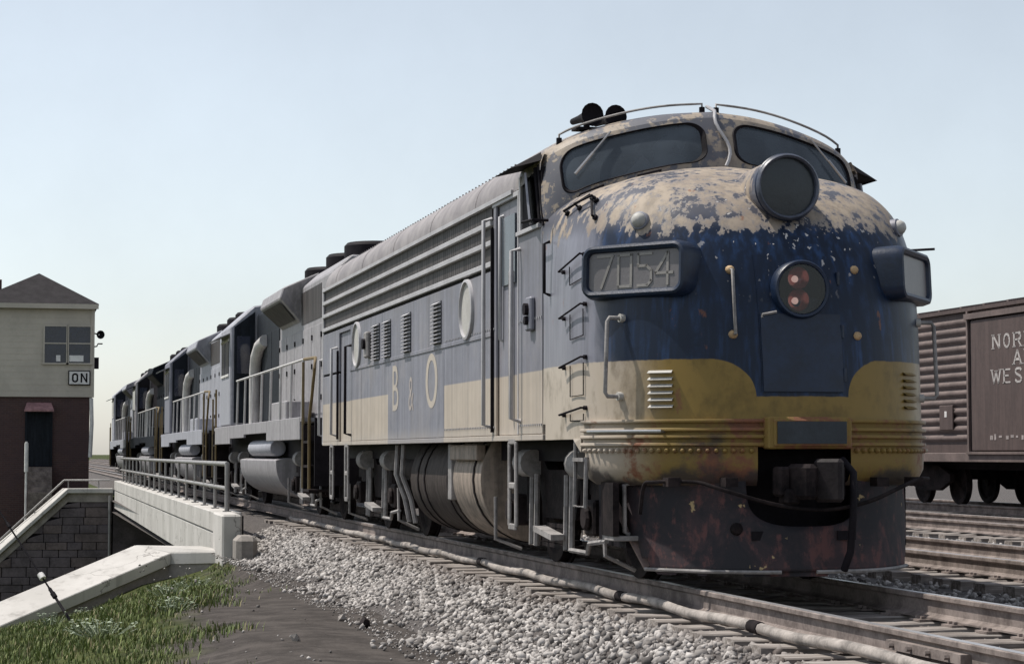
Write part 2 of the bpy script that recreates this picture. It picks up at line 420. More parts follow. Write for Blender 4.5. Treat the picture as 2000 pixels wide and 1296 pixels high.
# ------------------------------------------------------------------ mesh helpers
WHOLE = {'rivets', 'leaves', 'stems', 'stencil', 'louvre'}
class MB:
    def __init__(s):
        s.v = []; s.f = []
    def add(s, vs, fs):
        o = len(s.v)
        s.v.extend([tuple(map(float, p)) for p in vs])
        s.f.extend([tuple(i + o for i in f) for f in fs])
        return s
    def box(s, x0, x1, y0, y1, z0, z1):
        vs = [(x0, y0, z0), (x1, y0, z0), (x1, y1, z0), (x0, y1, z0), (x0, y0, z1), (x1, y0, z1), (x1, y1, z1), (x0, y1, z1)]
        return s.add(vs, [(0, 3, 2, 1), (4, 5, 6, 7), (0, 1, 5, 4), (1, 2, 6, 5), (2, 3, 7, 6), (3, 0, 4, 7)])
    def obox(s, c, ax, ay, az):
        c = Vector(c); ax = Vector(ax); ay = Vector(ay); az = Vector(az)
        vs = [c + ax * i + ay * j + az * l for l in (-1, 1) for i, j in ((-1, -1), (1, -1), (1, 1), (-1, 1))]
        return s.add(vs, [(0, 3, 2, 1), (4, 5, 6, 7), (0, 1, 5, 4), (1, 2, 6, 5), (2, 3, 7, 6), (3, 0, 4, 7)])
    def bar(s, p0, p1, w, h, up=(0, 0, 1)):
        p0 = Vector(p0); p1 = Vector(p1); d = (p1 - p0).normalized()
        a = d.cross(Vector(up))
        if a.length < 1e-4:
            a = d.cross(Vector((1, 0, 0)))
        a.normalize(); b = a.cross(d)
        return s.obox((p0 + p1) / 2, (p1 - p0) / 2, a * w / 2, b * h / 2)
    def cyl(s, p0, p1, r, n=12, r1=None, caps=True):
        return s.tube([p0, p1], r, n, caps, r1)
    def tube(s, pts, r, n=6, caps=True, r1=None):
        pts = [Vector(p) for p in pts]
        o = len(s.v); m = len(pts); prev = None
        for i, p in enumerate(pts):
            d = (pts[min(i + 1, m - 1)] - pts[max(i - 1, 0)]).normalized()
            if prev is None:
                a = d.cross(Vector((0, 0, 1)))
                if a.length < 1e-3:
                    a = d.cross(Vector((1, 0, 0)))
            else:
                a = prev - d * prev.dot(d)
            a.normalize(); prev = a; b = d.cross(a)
            rr = r if r1 is None else r + (r1 - r) * i / (m - 1)
            for q in range(n):
                t = 2 * math.pi * q / n
                s.v.append(tuple(p + a * math.cos(t) * rr + b * math.sin(t) * rr))
        for i in range(m - 1):
            for q in range(n):
                s.f.append((o + i * n + q, o + i * n + (q + 1) % n, o + (i + 1) * n + (q + 1) % n, o + (i + 1) * n + q))
        if caps:
            s.f.append(tuple(o + q for q in reversed(range(n))))
            s.f.append(tuple(o + (m - 1) * n + q for q in range(n)))
        return s
    def grid(s, P):
        nu = len(P); nv = len(P[0])
        vs = [p for r in P for p in r]
        return s.add(vs, [(i * nv + j, (i + 1) * nv + j, (i + 1) * nv + j + 1, i * nv + j + 1) for i in range(nu - 1) for j in range(nv - 1)])
    def prism(s, poly, vec):
        n = len(poly); vec = Vector(vec)
        a = [Vector(p) for p in poly]; b = [p + vec for p in a]
        return s.add(a + b, [tuple(reversed(range(n))), tuple(range(n, 2 * n))] + [(i, (i + 1) % n, n + (i + 1) % n, n + i) for i in range(n)])
    def lathe(s, prof, org, axis, n=24, close=False):
        org = Vector(org); d = Vector(axis).normalized()
        a = d.cross(Vector((0, 0, 1)))
        if a.length < 1e-3:
            a = d.cross(Vector((1, 0, 0)))
        a.normalize(); b = d.cross(a)
        P = []
        for r, h in prof:
            P.append([org + d * h + (a * math.cos(2 * math.pi * q / n) + b * math.sin(2 * math.pi * q / n)) * r for q in range(n + 1)])
        return s.grid(P)
    def loft(s, A, B, close=True):
        n = len(A)
        return s.add(list(A) + list(B), [(i, (i + 1) % n, n + (i + 1) % n, n + i) for i in range(n if close else n - 1)])
    def disc(s, c, axis, r, n=24):
        return s.add([Vector(p) for p in ring(c, axis, r, n)], [tuple(range(n))])
    def mesh(s, name, mat, smooth=None, recalc=True):
        me = bpy.data.meshes.new(name)
        me.from_pydata(s.v, [], s.f)
        if recalc:
            bm = bmesh.new(); bm.from_mesh(me)
            bmesh.ops.remove_doubles(bm, verts=bm.verts, dist=0.0004)
            bmesh.ops.recalc_face_normals(bm, faces=bm.faces)
            bm.to_mesh(me); bm.free()
        me.materials.append(mat if not isinstance(mat, str) else MT[mat])
        if smooth is not None:
            me.polygons.foreach_set('use_smooth', [True] * len(me.polygons))
            me.set_sharp_from_angle(angle=R(smooth))
        me.update()
        return me
    def pieces(s, gap=0.012):
        n = len(s.v); up = list(range(n))
        def find(i):
            while up[i] != i:
                up[i] = up[up[i]]; i = up[i]
            return i
        key = {}
        for i, p in enumerate(s.v):
            q = (round(p[0], 3), round(p[1], 3), round(p[2], 3))
            if q in key:
                up[find(i)] = find(key[q])
            else:
                key[q] = i
        for f in s.f:
            r0 = find(f[0])
            for i in f[1:]:
                up[find(i)] = r0
        isl = {}
        for fi, f in enumerate(s.f):
            isl.setdefault(find(f[0]), []).append(fi)
        cl = []
        for fs in isl.values():
            pts = np.array([s.v[i] for fi in fs for i in s.f[fi]])
            lo, hi = pts.min(0) - gap, pts.max(0) + gap
            hit = [c for c in cl if (c[0] <= hi).all() and (c[1] >= lo).all()]
            for c in hit:
                cl = [k_ for k_ in cl if k_ is not c]; lo = np.minimum(lo, c[0]); hi = np.maximum(hi, c[1]); fs = fs + c[2]
            cl.append([lo, hi, fs])
        return [c[2] for c in cl]
    def build(s, name, mat, parent=None, smooth=None, bevel=0.0, recalc=True):
        if parent is not None and name not in WHOLE and 1 < len(s.f) < 20000:
            ps = s.pieces()
            if len(ps) > 1:
                first = None
                for fs in ps:
                    m2 = MB(); ren = {}
                    for fi in fs:
                        for i in s.f[fi]:
                            if i not in ren:
                                ren[i] = len(m2.v); m2.v.append(s.v[i])
                        m2.f.append(tuple(ren[i] for i in s.f[fi]))
                    o = m2._build(name, mat, parent, smooth, bevel, recalc)
                    first = first or o
                return first
        return s._build(name, mat, parent, smooth, bevel, recalc)
    def _build(s, name, mat, parent=None, smooth=None, bevel=0.0, recalc=True):
        o = bpy.data.objects.new(name, s.mesh(name, mat, smooth, recalc))
        COL.objects.link(o)
        if bevel > 0:
            b = o.modifiers.new('bevel', 'BEVEL')
            b.width = bevel; b.segments = 1; b.limit_method = 'ANGLE'; b.angle_limit = R(40)
        attach(o, parent)
        return o

def ring(c, axis, r, n=24):
    c = Vector(c); d = Vector(axis).normalized()
    a = d.cross(Vector((0, 0, 1)))
    if a.length < 1e-3:
        a = d.cross(Vector((1, 0, 0)))
    a.normalize(); b = d.cross(a)
    return [c + (a * math.cos(2 * math.pi * q / n) + b * math.sin(2 * math.pi * q / n)) * r for q in range(n)]

def attach(o, parent):
    if parent is not None:
        o.parent = parent
        if parent.type == 'EMPTY':
            o.matrix_parent_inverse = Matrix.Translation(-parent.location)

def thing(name, loc, label=None, cat=None, group=None, kind=None):
    o = bpy.data.objects.new(name, None)
    o.empty_display_size = 0.3
    COL.objects.link(o)
    o.location = loc
    return tag(o, label, cat, group, kind)

def tag(o, label=None, cat=None, group=None, kind=None):
    for n, v in (('label', label), ('category', cat), ('group', group), ('kind', kind)):
        if v:
            o[n] = v
    return o

def inst(name, me, loc, parent=None, rot=(0, 0, 0), scale=(1, 1, 1)):
    o = bpy.data.objects.new(name, me)
    COL.objects.link(o)
    o.location = loc; o.rotation_euler = rot; o.scale = scale
    attach(o, parent)
    return o

def copy_tree(o, parent=None):
    c = o.copy()
    COL.objects.link(c)
    if parent is not None:
        c.parent = parent
        c.matrix_parent_inverse = o.matrix_parent_inverse.copy()
    for ch in list(o.children):
        copy_tree(ch, c)
    return c

def rrect(w, h, r, n=5):
    """rounded rectangle outline, centred, counter-clockwise"""
    out = []
    for cx, cy, a0 in ((w / 2 - r, h / 2 - r, 0), (-w / 2 + r, h / 2 - r, 90), (-w / 2 + r, -h / 2 + r, 180), (w / 2 - r, -h / 2 + r, 270)):
        for i in range(n + 1):
            a = R(a0 + 90 * i / n)
            out.append((cx + r * math.cos(a), cy + r * math.sin(a)))
    return out

def text_mb(body, size, org, ex, ez, thick=0.004, offset=0.0, spacing=1.0, sx=1.0):
    """flat lettering as a thin solid; ex, ez = reading direction and up"""
    cu = bpy.data.curves.new('lettering', 'FONT')
    cu.body = body; cu.size = 1.0; cu.extrude = 0.0; cu.offset = offset; cu.space_character = spacing
    cu.resolution_u = 3
    cu.align_x = 'CENTER'; cu.align_y = 'CENTER'
    ob = bpy.data.objects.new('lettering', cu)
    COL.objects.link(ob)
    dg = bpy.context.evaluated_depsgraph_get()
    me = bpy.data.meshes.new_from_object(ob.evaluated_get(dg))
    ex = Vector(ex); ez = Vector(ez); n = ex.cross(ez).normalized(); org = Vector(org)
    mb = MB()
    mb.add([org + ex * (v.co.x * size * sx) + ez * (v.co.y * size) + n * thick for v in me.vertices], [tuple(p.vertices) for p in me.polygons])
    bpy.data.objects.remove(ob); bpy.data.meshes.remove(me); bpy.data.curves.remove(cu)
    return mb

# ------------------------------------------------------------------ the setting: ground
def smooth01(t):
    t = min(max(t, 0.0), 1.0)
    return t * t * (3 - 2 * t)

def wall_y(x):
    return 20.35 if x > -3.6 else 20.35 - 0.86 * (-3.6 - x)

def ground_z(x, y):
    fy = 62.6 + 0.21 * max(0.0, -2.4 - x)
    if y > 6 and x < 3.0 and wall_y(x) < y < fy and x > -60:
        return -5.2
    if y >= fy:
        left = max(0.0, -x - 4.6)
        w = smooth01((y - fy - 0.9) / 5.0)
        l2 = max(0.0, -x - 4.0)
        return -0.56 - min(0.95 * l2, 4.6) * (1 - w) - 0.28 * min(l2, 4) * w
    z = -0.62
    if x < -2.3:
        w = smooth01((y - 8) / 10.5)
        l = -x
        z -= 0.17 * max(0, min(l, 16) - 3.9) + w * (0.38 * smooth01((l - 2.35) / 0.7) + 0.25 * max(0, min(l, 12) - 3.2))
        z += 0.03 * math.sin(x * 2.1 + y * 0.7) * math.sin(y * 1.3 - x)
    return z

def build_ground():
    xs = [-1500, -600, -250, -120, -70, -45, -30, -22, -18, -15] + [-14 + 0.35 * i for i in range(52)] + [5, 8, 12, 18, 30, 60, 120, 300, 700, 1500]
    ys = [-600, -250, -120, -60, -40, -30, -24, -20] + [-18 + 0.5 * i for i in range(34)] + [-0.9 + 0.35 * i for i in range(74)]
    ys += [26, 30, 36, 42, 48, 54, 58, 60, 61, 62, 62.3] + [62.5 + 0.1 * i for i in range(26)] + [65.3, 66, 68, 70, 74, 80, 90, 110, 150, 250, 500, 1000, 2500]
    ys = sorted(set(round(y, 3) for y in ys))
    mb = MB()
    mb.grid([[(x, y, ground_z(x, y)) for y in ys] for x in xs])
    o = mb.build('ground', 'soil', None, 60)
    return tag(o, kind='structure')
build_ground()

# ballast bed that carries all the tracks
prof = [(-2.45, -0.70), (-2.05, -0.55), (-1.62, -0.33), (-1.35, -0.255), (0, -0.265), (1.5, -0.26), (2.3, -0.36), (3.0, -0.30), (4.4, -0.26), (5.8, -0.27), (6.8, -0.36), (7.8, -0.28), (9.25, -0.24), (10.8, -0.28), (11.6, -0.35), (12.4, -0.28), (13.9, -0.25), (15.6, -0.3), (60, -0.35), (60, -1.1), (-2.45, -1.1)]
mb = MB()
ysb = [-60, -30] + list(np.arange(-18, 30, 1.0)) + [40, 60, 90, 140, 220, 400]
P = [[(px, yy, pz) for (px, pz) in prof] for yy in ysb]
mb.grid(P)
tag(mb.build('ballast_bed', 'ballast', None, 50), kind='structure')

# ------------------------------------------------------------------ tracks
RAILP = [(-0.07, -0.175), (0.07, -0.175), (0.07, -0.163), (0.022, -0.148), (0.010, -0.135), (0.010, -0.052), (0.016, -0.042), (0.036, -0.034), (0.036, -0.006), (0.028, 0.0), (-0.028, 0.0), (-0.036, -0.006), (-0.036, -0.034), (-0.016, -0.042), (-0.010, -0.052), (-0.010, -0.135), (-0.022, -0.148), (-0.07, -0.163)]
tie_mb = MB()
tie_mb.box(-1.3, 1.3, -0.115, 0.115, -0.36, -0.19)
tie_me = []
for i in range(4):
    t = MB()
    n = 9
    for a in range(n):
        xx = -1.3 + 2.6 * a / (n - 1)
        dy = random.uniform(-0.008, 0.008); dz = random.uniform(-0.008, 0.006)
        t.v += [(xx, -0.115 + dy, -0.36), (xx, -0.118 + dy, -0.20 + dz), (xx, -0.105 + dy, -0.19 + dz), (xx, 0.105 - dy, -0.19 + dz), (xx, 0.118 - dy, -0.20 + dz), (xx, 0.115, -0.36)]
    for a in range(n - 1):
        for q in range(5):
            t.f.append((a * 6 + q, (a + 1) * 6 + q, (a + 1) * 6 + q + 1, a * 6 + q + 1))
    t.f.append(tuple(range(6))); t.f.append(tuple((n - 1) * 6 + q for q in reversed(range(6))))
    tie_me.append(t.mesh('tie', 'wood'))
plate = MB()
plate.box(-0.16, 0.16, -0.09, 0.09, -0.192, -0.176)
for sx in (-0.115, 0.115):
    plate.box(sx - 0.014, sx + 0.014, -0.055, -0.03, -0.19, -0.155)
    plate.box(sx - 0.014, sx + 0.014, 0.03, 0.055, -0.19, -0.155)
plate_me = plate.mesh('tie_plate', 'rail')

def track(x, y0, y1, ty0, ty1, zoff=0.0, plates=True):
    root = thing('railway_track', (x, 0, zoff), kind='structure')
    for sx in (-0.753, 0.753):
        mb = MB()
        mb.prism([(x + sx + px, y0, pz + zoff) for px, pz in RAILP], (0, y1 - y0, 0))
        r = mb.build('rail', 'rail', root)
        mb = MB()
        mb.box(x + sx - 0.027, x + sx + 0.027, y0, y1, zoff - 0.001, zoff + 0.002)
        mb.build('running_surface', 'railtop', r)
    y = ty0
    while y < ty1:
        tie = inst('tie', random.choice(tie_me), (x + random.uniform(-0.05, 0.05), y, zoff + random.uniform(-0.012, 0.004)), root, (0, 0, random.uniform(-0.015, 0.015) + (math.pi if random.random() < 0.5 else 0)))
        if plates:
            for sx in (-0.753, 0.753):
                p = bpy.data.objects.new('tie_plate', plate_me)
                COL.objects.link(p)
                p.location = (x + sx, y, zoff); attach(p, root)
        y += 0.535 + random.uniform(-0.02, 0.02)
    return root
TRK = track(0, -30, 400, -8.0, 24)
track(4.4, -30, 400, -4, 22)
track(9.25, -30, 400, 0, 20, 0.0, False)
track(13.9, -30, 400, 8, 22, 0.0, False)

# joint bar near the front corner, rail anchors
jb = MB()
jb.box(-0.753 - 0.075, -0.753 - 0.012, -4.75, -3.75, -0.118, -0.062)
for i in range(4):
    jb.cyl((-0.83, -4.6 + 0.25 * i, -0.09), (-0.86, -4.6 + 0.25 * i, -0.09), 0.016, 6)
jb.build('joint_bar', 'rail', TRK)
jb = MB()
jb.cyl((-0.64, -1.55, -0.15), (-0.64, -1.0, -0.15), 0.045, 8)
jb.build('rail_anchor', 'dusty_lit', TRK)

# pale conduit lying along the near rail
pts = []
for i in range(80):
    yy = -6 + i * 0.36
    pts.append((-0.985 + 0.018 * math.sin(yy * 1.1) + 0.012 * math.sin(yy * 2.9 + 1), yy, -0.137 + 0.010 * math.sin(yy * 3.1)))
mb = MB()
mb.tube(pts, 0.040, 8)
con = mb.build('conduit_pipe', 'pipe', None, 60)
tag(con, 'long pale conduit pipe lying on the tie ends along the near rail', 'pipe')
for yy in (-2.0, 1.3, 6.6):
    i = int((yy + 6) / 0.36)
    mb = MB(); mb.tube([pts[i], (Vector(pts[i]) + Vector(pts[i + 1])) / 2], 0.046, 10)
    mb.build('clamp', 'grime', con, 60)  # dark bands paint in shadows crossing the conduit; not real clamps
del pts

# loose ballast stones and grass: nobody could count them
def ico_variants(n=8):
    t = (1 + 5 ** 0.5) / 2
    v = np.array([(-1, t, 0), (1, t, 0), (-1, -t, 0), (1, -t, 0), (0, -1, t), (0, 1, t), (0, -1, -t), (0, 1, -t), (t, 0, -1), (t, 0, 1), (-t, 0, -1), (-t, 0, 1)], float)
    v /= np.linalg.norm(v, axis=1)[:, None]
    f = np.array([(0, 11, 5), (0, 5, 1), (0, 1, 7), (0, 7, 10), (0, 10, 11), (1, 5, 9), (5, 11, 4), (11, 10, 2), (10, 7, 6), (7, 1, 8), (3, 9, 4), (3, 4, 2), (3, 2, 6), (3, 6, 8), (3, 8, 9), (4, 9, 5), (2, 4, 11), (6, 2, 10), (8, 6, 7), (9, 8, 1)])
    out = []
    for i in range(n):
        w = v * rng.uniform(0.55, 1.25, (12, 1)) * rng.uniform(0.60, 1.40, (1, 3))
        out.append(w)
    return out, f

def scatter_mesh(name, matn, base, faces, pos, scl, kindname, tone):
    n = len(pos)
    nb = len(base); nv = len(base[0]); nf = len(faces)
    q = rng.normal(size=(n, 4)); q /= np.linalg.norm(q, axis=1)[:, None]
    w, x, y, z = q.T
    M = np.stack([np.stack([1 - 2 * (y * y + z * z), 2 * (x * y - z * w), 2 * (x * z + y * w)], -1), np.stack([2 * (x * y + z * w), 1 - 2 * (x * x + z * z), 2 * (y * z - x * w)], -1), np.stack([2 * (x * z - y * w), 2 * (y * z + x * w), 1 - 2 * (x * x + y * y)], -1)], 1)
    B = np.array(base)[rng.integers(0, nb, n)]
    V = np.einsum('nij,nvj->nvi', M, B) * np.asarray(scl)[:, None, None] + np.asarray(pos)[:, None, :]
    F = faces[None] + (np.arange(n) * nv)[:, None, None]
    return np_mesh(name, matn, V.reshape(-1, 3), F.reshape(-1, 3), np.repeat(tone, nv))

def np_mesh(name, matn, V, F, tone):
    me = bpy.data.meshes.new(name)
    me.vertices.add(len(V)); me.vertices.foreach_set('co', V.astype(np.float32).ravel())
    me.loops.add(F.size); me.loops.foreach_set('vertex_index', F.astype(np.int32).ravel())
    me.polygons.add(len(F)); me.polygons.foreach_set('loop_start', np.arange(len(F), dtype=np.int32) * F.shape[1])
    me.update(calc_edges=True)
    at = me.attributes.new('tone', 'FLOAT', 'POINT'); at.data.foreach_set('value', tone.astype(np.float32))
    me.materials.append(MT[matn])
    o = bpy.data.objects.new(name, me)
    COL.objects.link(o)
    return o

def bed_z(x):
    for (x0, z0), (x1, z1) in zip(prof[:-3], prof[1:-2]):
        if x0 <= x <= x1:
            return z0 + (z1 - z0) * (x - x0) / (x1 - x0)
    return -0.62

VAR, ICOF = ico_variants(10)
pos = []; scl = []
def drop(n, x0, x1, y0, y1, smin, smax, keep=None):
    c = 0
    while c < n:
        x = random.uniform(x0, x1); y = random.uniform(y0, y1)
        if keep and not keep(x, y):
            c += 1
            continue
        s = random.uniform(smin, smax)
        if random.random() < 0.08:
            s *= 1.35
        z = max(bed_z(x), ground_z(x, y) if (y < 19.5 and x < -2) else -9)
        pos.append((x, y, z + random.uniform(0.0, 0.6) * s)); scl.append(s); c += 1
def edge(x, y):
    return x > -2.12 - 0.20 * math.sin(y * 0.9) - 0.16 * math.sin(y * 2.7 + 1) - random.expovariate(9) 
drop(25500, -2.9, -0.92, -4.0, 21.5, 0.013, 0.035, edge)
drop(3200, -0.66, 0.66, -6.0, 1.0, 0.018, 0.034)
drop(1500, 0.85, 3.6, -6.0, 6.0, 0.018, 0.034)
drop(4200, 1.4, 8.3, 2.0, 20.0, 0.020, 0.036)
drop(2600, 8.6, 16.0, 9.0, 24.0, 0.022, 0.040)
drop(110, -4.2, -2.2, -1.0, 16.0, 0.008, 0.020)
drop(3500, -2.75, -1.9, -4.0, 20.0, 0.005, 0.013)
tone = np.clip(rng.beta(1.25, 1.25, len(pos)), 0, 1)
o = scatter_mesh('ballast_stones', 'stone', VAR, ICOF, np.array(pos), np.array(scl), 'stuff', tone)
tag(o, 'loose pale crushed stone ballast beside and between the tracks', 'ballast', kind='stuff')

# grass blades on the bank
def grass_line(x, y):
    return x - 0.135 * y
N = 120000
gx = rng.uniform(-10.5, -2.6, N); gy = rng.uniform(-1.0, 20.5, N)
ln = gx - 0.135 * gy + 0.45 * np.sin(gy * 1.7) * np.sin(gx * 2.3 + 1) + rng.normal(0, 0.22, N)
okm = (ln < -4.95) & np.array([y < wall_y(x) - (0.75 if x < -4.2 else 1.25) for x, y in zip(gx, gy)])
# thinner patches
dens = 0.5 + 0.5 * np.sin(gx * 1.9 + 0.6 * np.sin(gy * 1.1)) * np.sin(gy * 1.3)
okm &= rng.uniform(0, 1, N) < 0.45 + 0.55 * dens
gx = gx[okm]; gy = gy[okm]; n = len(gx)
gz = np.array([ground_z(x, y) for x, y in zip(gx, gy)])
hh = rng.uniform(0.03, 0.085, n) * (0.7 + 0.6 * dens[okm])
ang = rng.uniform(0, 2 * np.pi, n); lean = rng.uniform(0.1, 0.75, n) * hh
wd = rng.uniform(0.004, 0.009, n)
dx, dy = np.cos(ang), np.sin(ang)
px, py = -dy, dx
V = np.stack([np.stack([gx - px * wd, gy - py * wd, gz - 0.01], -1), np.stack([gx + px * wd, gy + py * wd, gz - 0.01], -1),
              np.stack([gx + dx * lean * .4 + px * wd * .8, gy + dy * lean * .4 + py * wd * .8, gz + hh * .6], -1),
              np.stack([gx + dx * lean * .4 - px * wd * .8, gy + dy * lean * .4 - py * wd * .8, gz + hh * .6], -1),
              np.stack([gx + dx * lean, gy + dy * lean, gz + hh], -1)], 1)
F = np.concatenate([np.array([[0, 1, 2], [0, 2, 3], [3, 2, 4]])[None] + (np.arange(n) * 5)[:, None, None]]).reshape(-1, 3)
o = np_mesh('grass', 'grass', V.reshape(-1, 3), F, np.repeat(rng.uniform(0, 1, n), 5))
tag(o, 'short rough green grass on the bank behind the wing wall', 'grass', kind='stuff')

# weeds that stand out of the grass
def weed(x, y, r, nl, label):
    z = ground_z(x, y)
    root = thing('weed_clump', (x, y, z), label, 'weed', 'weeds on the bank')
    st = MB(); lf = MB()
    for i in range(nl):
        a = random.uniform(0, 6.283); d = r * random.uniform(0.1, 1) ** 0.7; h = random.uniform(0.05, 0.17)
        tip = Vector((x + math.cos(a) * d, y + math.sin(a) * d, z + h))
        st.tube([(x + math.cos(a) * d * 0.4, y + math.sin(a) * d * 0.4, z - 0.01), tip], 0.003, 4)
        for q in range(3):
            b = random.uniform(0, 6.283); L = random.uniform(0.022, 0.045)
            e = Vector((math.cos(b), math.sin(b), random.uniform(-0.2, 0.5))).normalized() * L
            sde = e.cross(Vector((0, 0, 1))).normalized() * L * 0.42
            lf.add([tip, tip + e * 0.5 + sde, tip + e, tip + e * 0.5 - sde], [(0, 1, 2), (0, 2, 3)])
    st.build('stems', 'weed', root, recalc=False)
    lf.build('leaves', 'weed', root, recalc=False)
weed(-5.06, 6.2, 0.42, 90, 'broad pale weed clump near the lower left corner of the bank')
weed(-4.24, 7.4, 0.28, 45, 'pale weed clump at the edge of the dirt path')
weed(-4.05, 10.6, 0.30, 42, 'leafy weed clump halfway up the grass bank')
weed(-4.9, 13.2, 0.26, 40, 'small weed clump in the grass below the near coping')
weed(-3.35, 15.2, 0.34, 40, 'green weed clump by the end of the ballast and the bridge corner')
weed(-5.5, 9.5, 0.22, 26, 'tiny weed tuft beside the foot of the guy wire')

# a few rocks on the dirt path
for i, (x, y, s, lb) in enumerate(((-2.62, 4.5, 0.085, 'dark fist sized rock at the toe of the ballast'), (-2.72, 5.2, 0.05, 'pale small rock on the dirt path beside the dark rock'), (-3.5, 2.9, 0.05, 'pale loose rock in the middle of the dirt path'))):
    mb = MB(); mb.add([tuple(p * s + np.array((x, y, ground_z(x, y) + s * 0.4))) for p in VAR[i]], [tuple(f) for f in ICOF])
    tag(mb.build('rock', 'concrete2' if i else 'grime'), lb, 'rock')

# ------------------------------------------------------------------ concrete bridge on the left
BX = lambda y: -2.45 + (y - 20.0) * 0.0055        # the parapet follows the track very slightly
def beam_seg(name, y0, y1, xo0, xo1, z0, z1, matn, root, bev=0.015):
    mb = MB()
    a, b = BX(y0), BX(y1)
    vs = [(a + xo0, y0, z0), (a + xo1, y0, z0), (b + xo1, y1, z0), (b + xo0, y1, z0), (a + xo0, y0, z1), (a + xo1, y0, z1), (b + xo1, y1, z1), (b + xo0, y1, z1)]
    mb.add(vs, [(0, 3, 2, 1), (4, 5, 6, 7), (0, 1, 5, 4), (1, 2, 6, 5), (2, 3, 7, 6), (3, 0, 4, 7)])
    return mb.build(name, matn, root, None, bev)
br = thing('concrete_bridge', (-2.3, 20.0, -1.0), 'pale concrete railway bridge parapet carrying the train over the underpass', 'bridge')
segs = [(20.02, 46.0), (46.03, 61.9)]
for y0, y1 in segs:
    g = beam_seg('girder_upper', y0, y1, -0.15, 0.30, -0.30, 0.05, 'concrete', br)
    g = beam_seg('girder_lower', y0, y1, -0.135, 0.30, -0.97, -0.32, 'concrete', br)
    beam_seg('groove', y0, y1, -0.115, 0.28, -0.325, -0.295, 'concrete2', br, 0)
beam_seg('expansion_joint', 19.55, 20.02, -0.10, 0.28, -0.75, 0.0, 'dark', br, 0)
beam_seg('deck_slab', 20.0, 62.0, 0.31, 4.6, -1.25, -0.9, 'concrete2', br, 0)
p = beam_seg('pilaster', 18.2, 19.93, -0.20, 0.12, -0.9, 0.06, 'concrete', br, 0.03)
mb = MB(); mb.box(-2.50, -2.16, 17.5, 18.19, -0.95, -0.26)
mb.build('footing_block', 'concrete2', br, None, 0.08)
# railing: posts, two rails
posts = []
y = 20.2
posty = []
while y < 61:
    posty.append(y); y += 2.3
pm = MB(); pm.cyl((0, 0, 0), (0, 0, 0.80), 0.030, 8); pm.box(-0.07, 0.07, -0.07, 0.07, 0, 0.02)
pme = pm.mesh('post', 'galv', 40)
for yy in posty:
    inst('post', pme, (BX(yy) + 0.06, yy, 0.05), br)
for zz, rr in ((0.87, 0.042), (0.45, 0.036)):
    mb = MB(); mb.tube([(BX(yy) + 0.06, yy, zz) for yy in (posty[0], 40, 61.2)], rr, 8)
    if zz > 0.8:
        mb.cyl((BX(20.2) + 0.06, 20.2, 0.05), (BX(20.2) + 0.06, 20.2, 0.87), 0.042, 8)
    mb.build('top_rail' if zz > 0.8 else 'mid_rail', 'galv', br, 50)

# near wing wall with a wide coping
Ao = [(-2.38, 19.2, -0.575), (-3.34, 20.04, -0.63), (-6.13, 17.89, -1.63), (-9.5, 15.3, -2.84), (-14, 11.8, -4.4)]
Bo = [(-2.75, 20.9, -0.56), (-3.91, 20.69, -0.52), (-6.34, 18.85, -1.40), (-9.8, 16.2, -2.65), (-14.4, 12.7, -4.3)]
ww = thing('wing_wall', (-3.4, 20.0, -2.0), 'near wing wall with wide pale sloping concrete coping behind the grass', 'wall')
def coping(A, B, th, matn, root):
    for i in range(len(A) - 1):
        q = [A[i], A[i + 1], B[i + 1], B[i]]
        mb = MB()
        lo = [(x, y, z - th) for x, y, z in q]
        mb.add(q + lo, [(0, 1, 2, 3), (7, 6, 5, 4), (0, 4, 5, 1), (1, 5, 6, 2), (2, 6, 7, 3), (3, 7, 4, 0)])
        mb.build('coping', matn, root, None, 0.012)
coping(Ao, Bo, 0.20, 'concrete', ww)
for i in range(len(Ao) - 1):
    mb = MB()
    q = []
    for a, b in ((Ao[i], Bo[i]), (Ao[i + 1], Bo[i + 1])):
        c = [(a[j] + (b[j] - a[j]) * 0.06) for j in range(3)]
        d = [(a[j] + (b[j] - a[j]) * 0.90) for j in range(3)]
        q.append((c, d))
    top = [q[0][0], q[1][0], q[1][1], q[0][1]]
    top = [(x, y, z - 0.205) for x, y, z in top]
    lo = [(x, y, -5.4) for x, y, z in top]
    mb.add(top + lo, [(0, 1, 2, 3), (7, 6, 5, 4), (0, 4, 5, 1), (1, 5, 6, 2), (2, 6, 7, 3), (3, 7, 4, 0)])
    mb.build('wall_body', 'concrete2', ww)

# far abutment and stone wing wall
fw_ = thing('stone_wing_wall', (-4.5, 62.7, -3.0), 'shaded stone block wing wall on the far side of the underpass', 'wall')
Af = [(-2.40, 62.1, -0.24), (-4.02, 62.4, -0.24), (-6.43, 62.95, -2.49), (-10.2, 63.8, -5.2)]
Bf = [(-2.40, 62.9, -0.24), (-4.20, 63.2, -0.24), (-6.75, 63.75, -2.49), (-10.5, 64.6, -5.2)]
coping(Af, Bf, 0.17, 'concrete', fw_)
def topz(x):
    xs = [a[0] for a in Af]; zs = [a[2] for a in Af]
    for i in range(3):
        if xs[i] >= x >= xs[i + 1]:
            return zs[i] + (zs[i + 1] - zs[i]) * (xs[i] - x) / (xs[i] - xs[i + 1])
    return zs[-1]
def wy(x):
    return 62.30 + (-2.4 - x) * 0.21
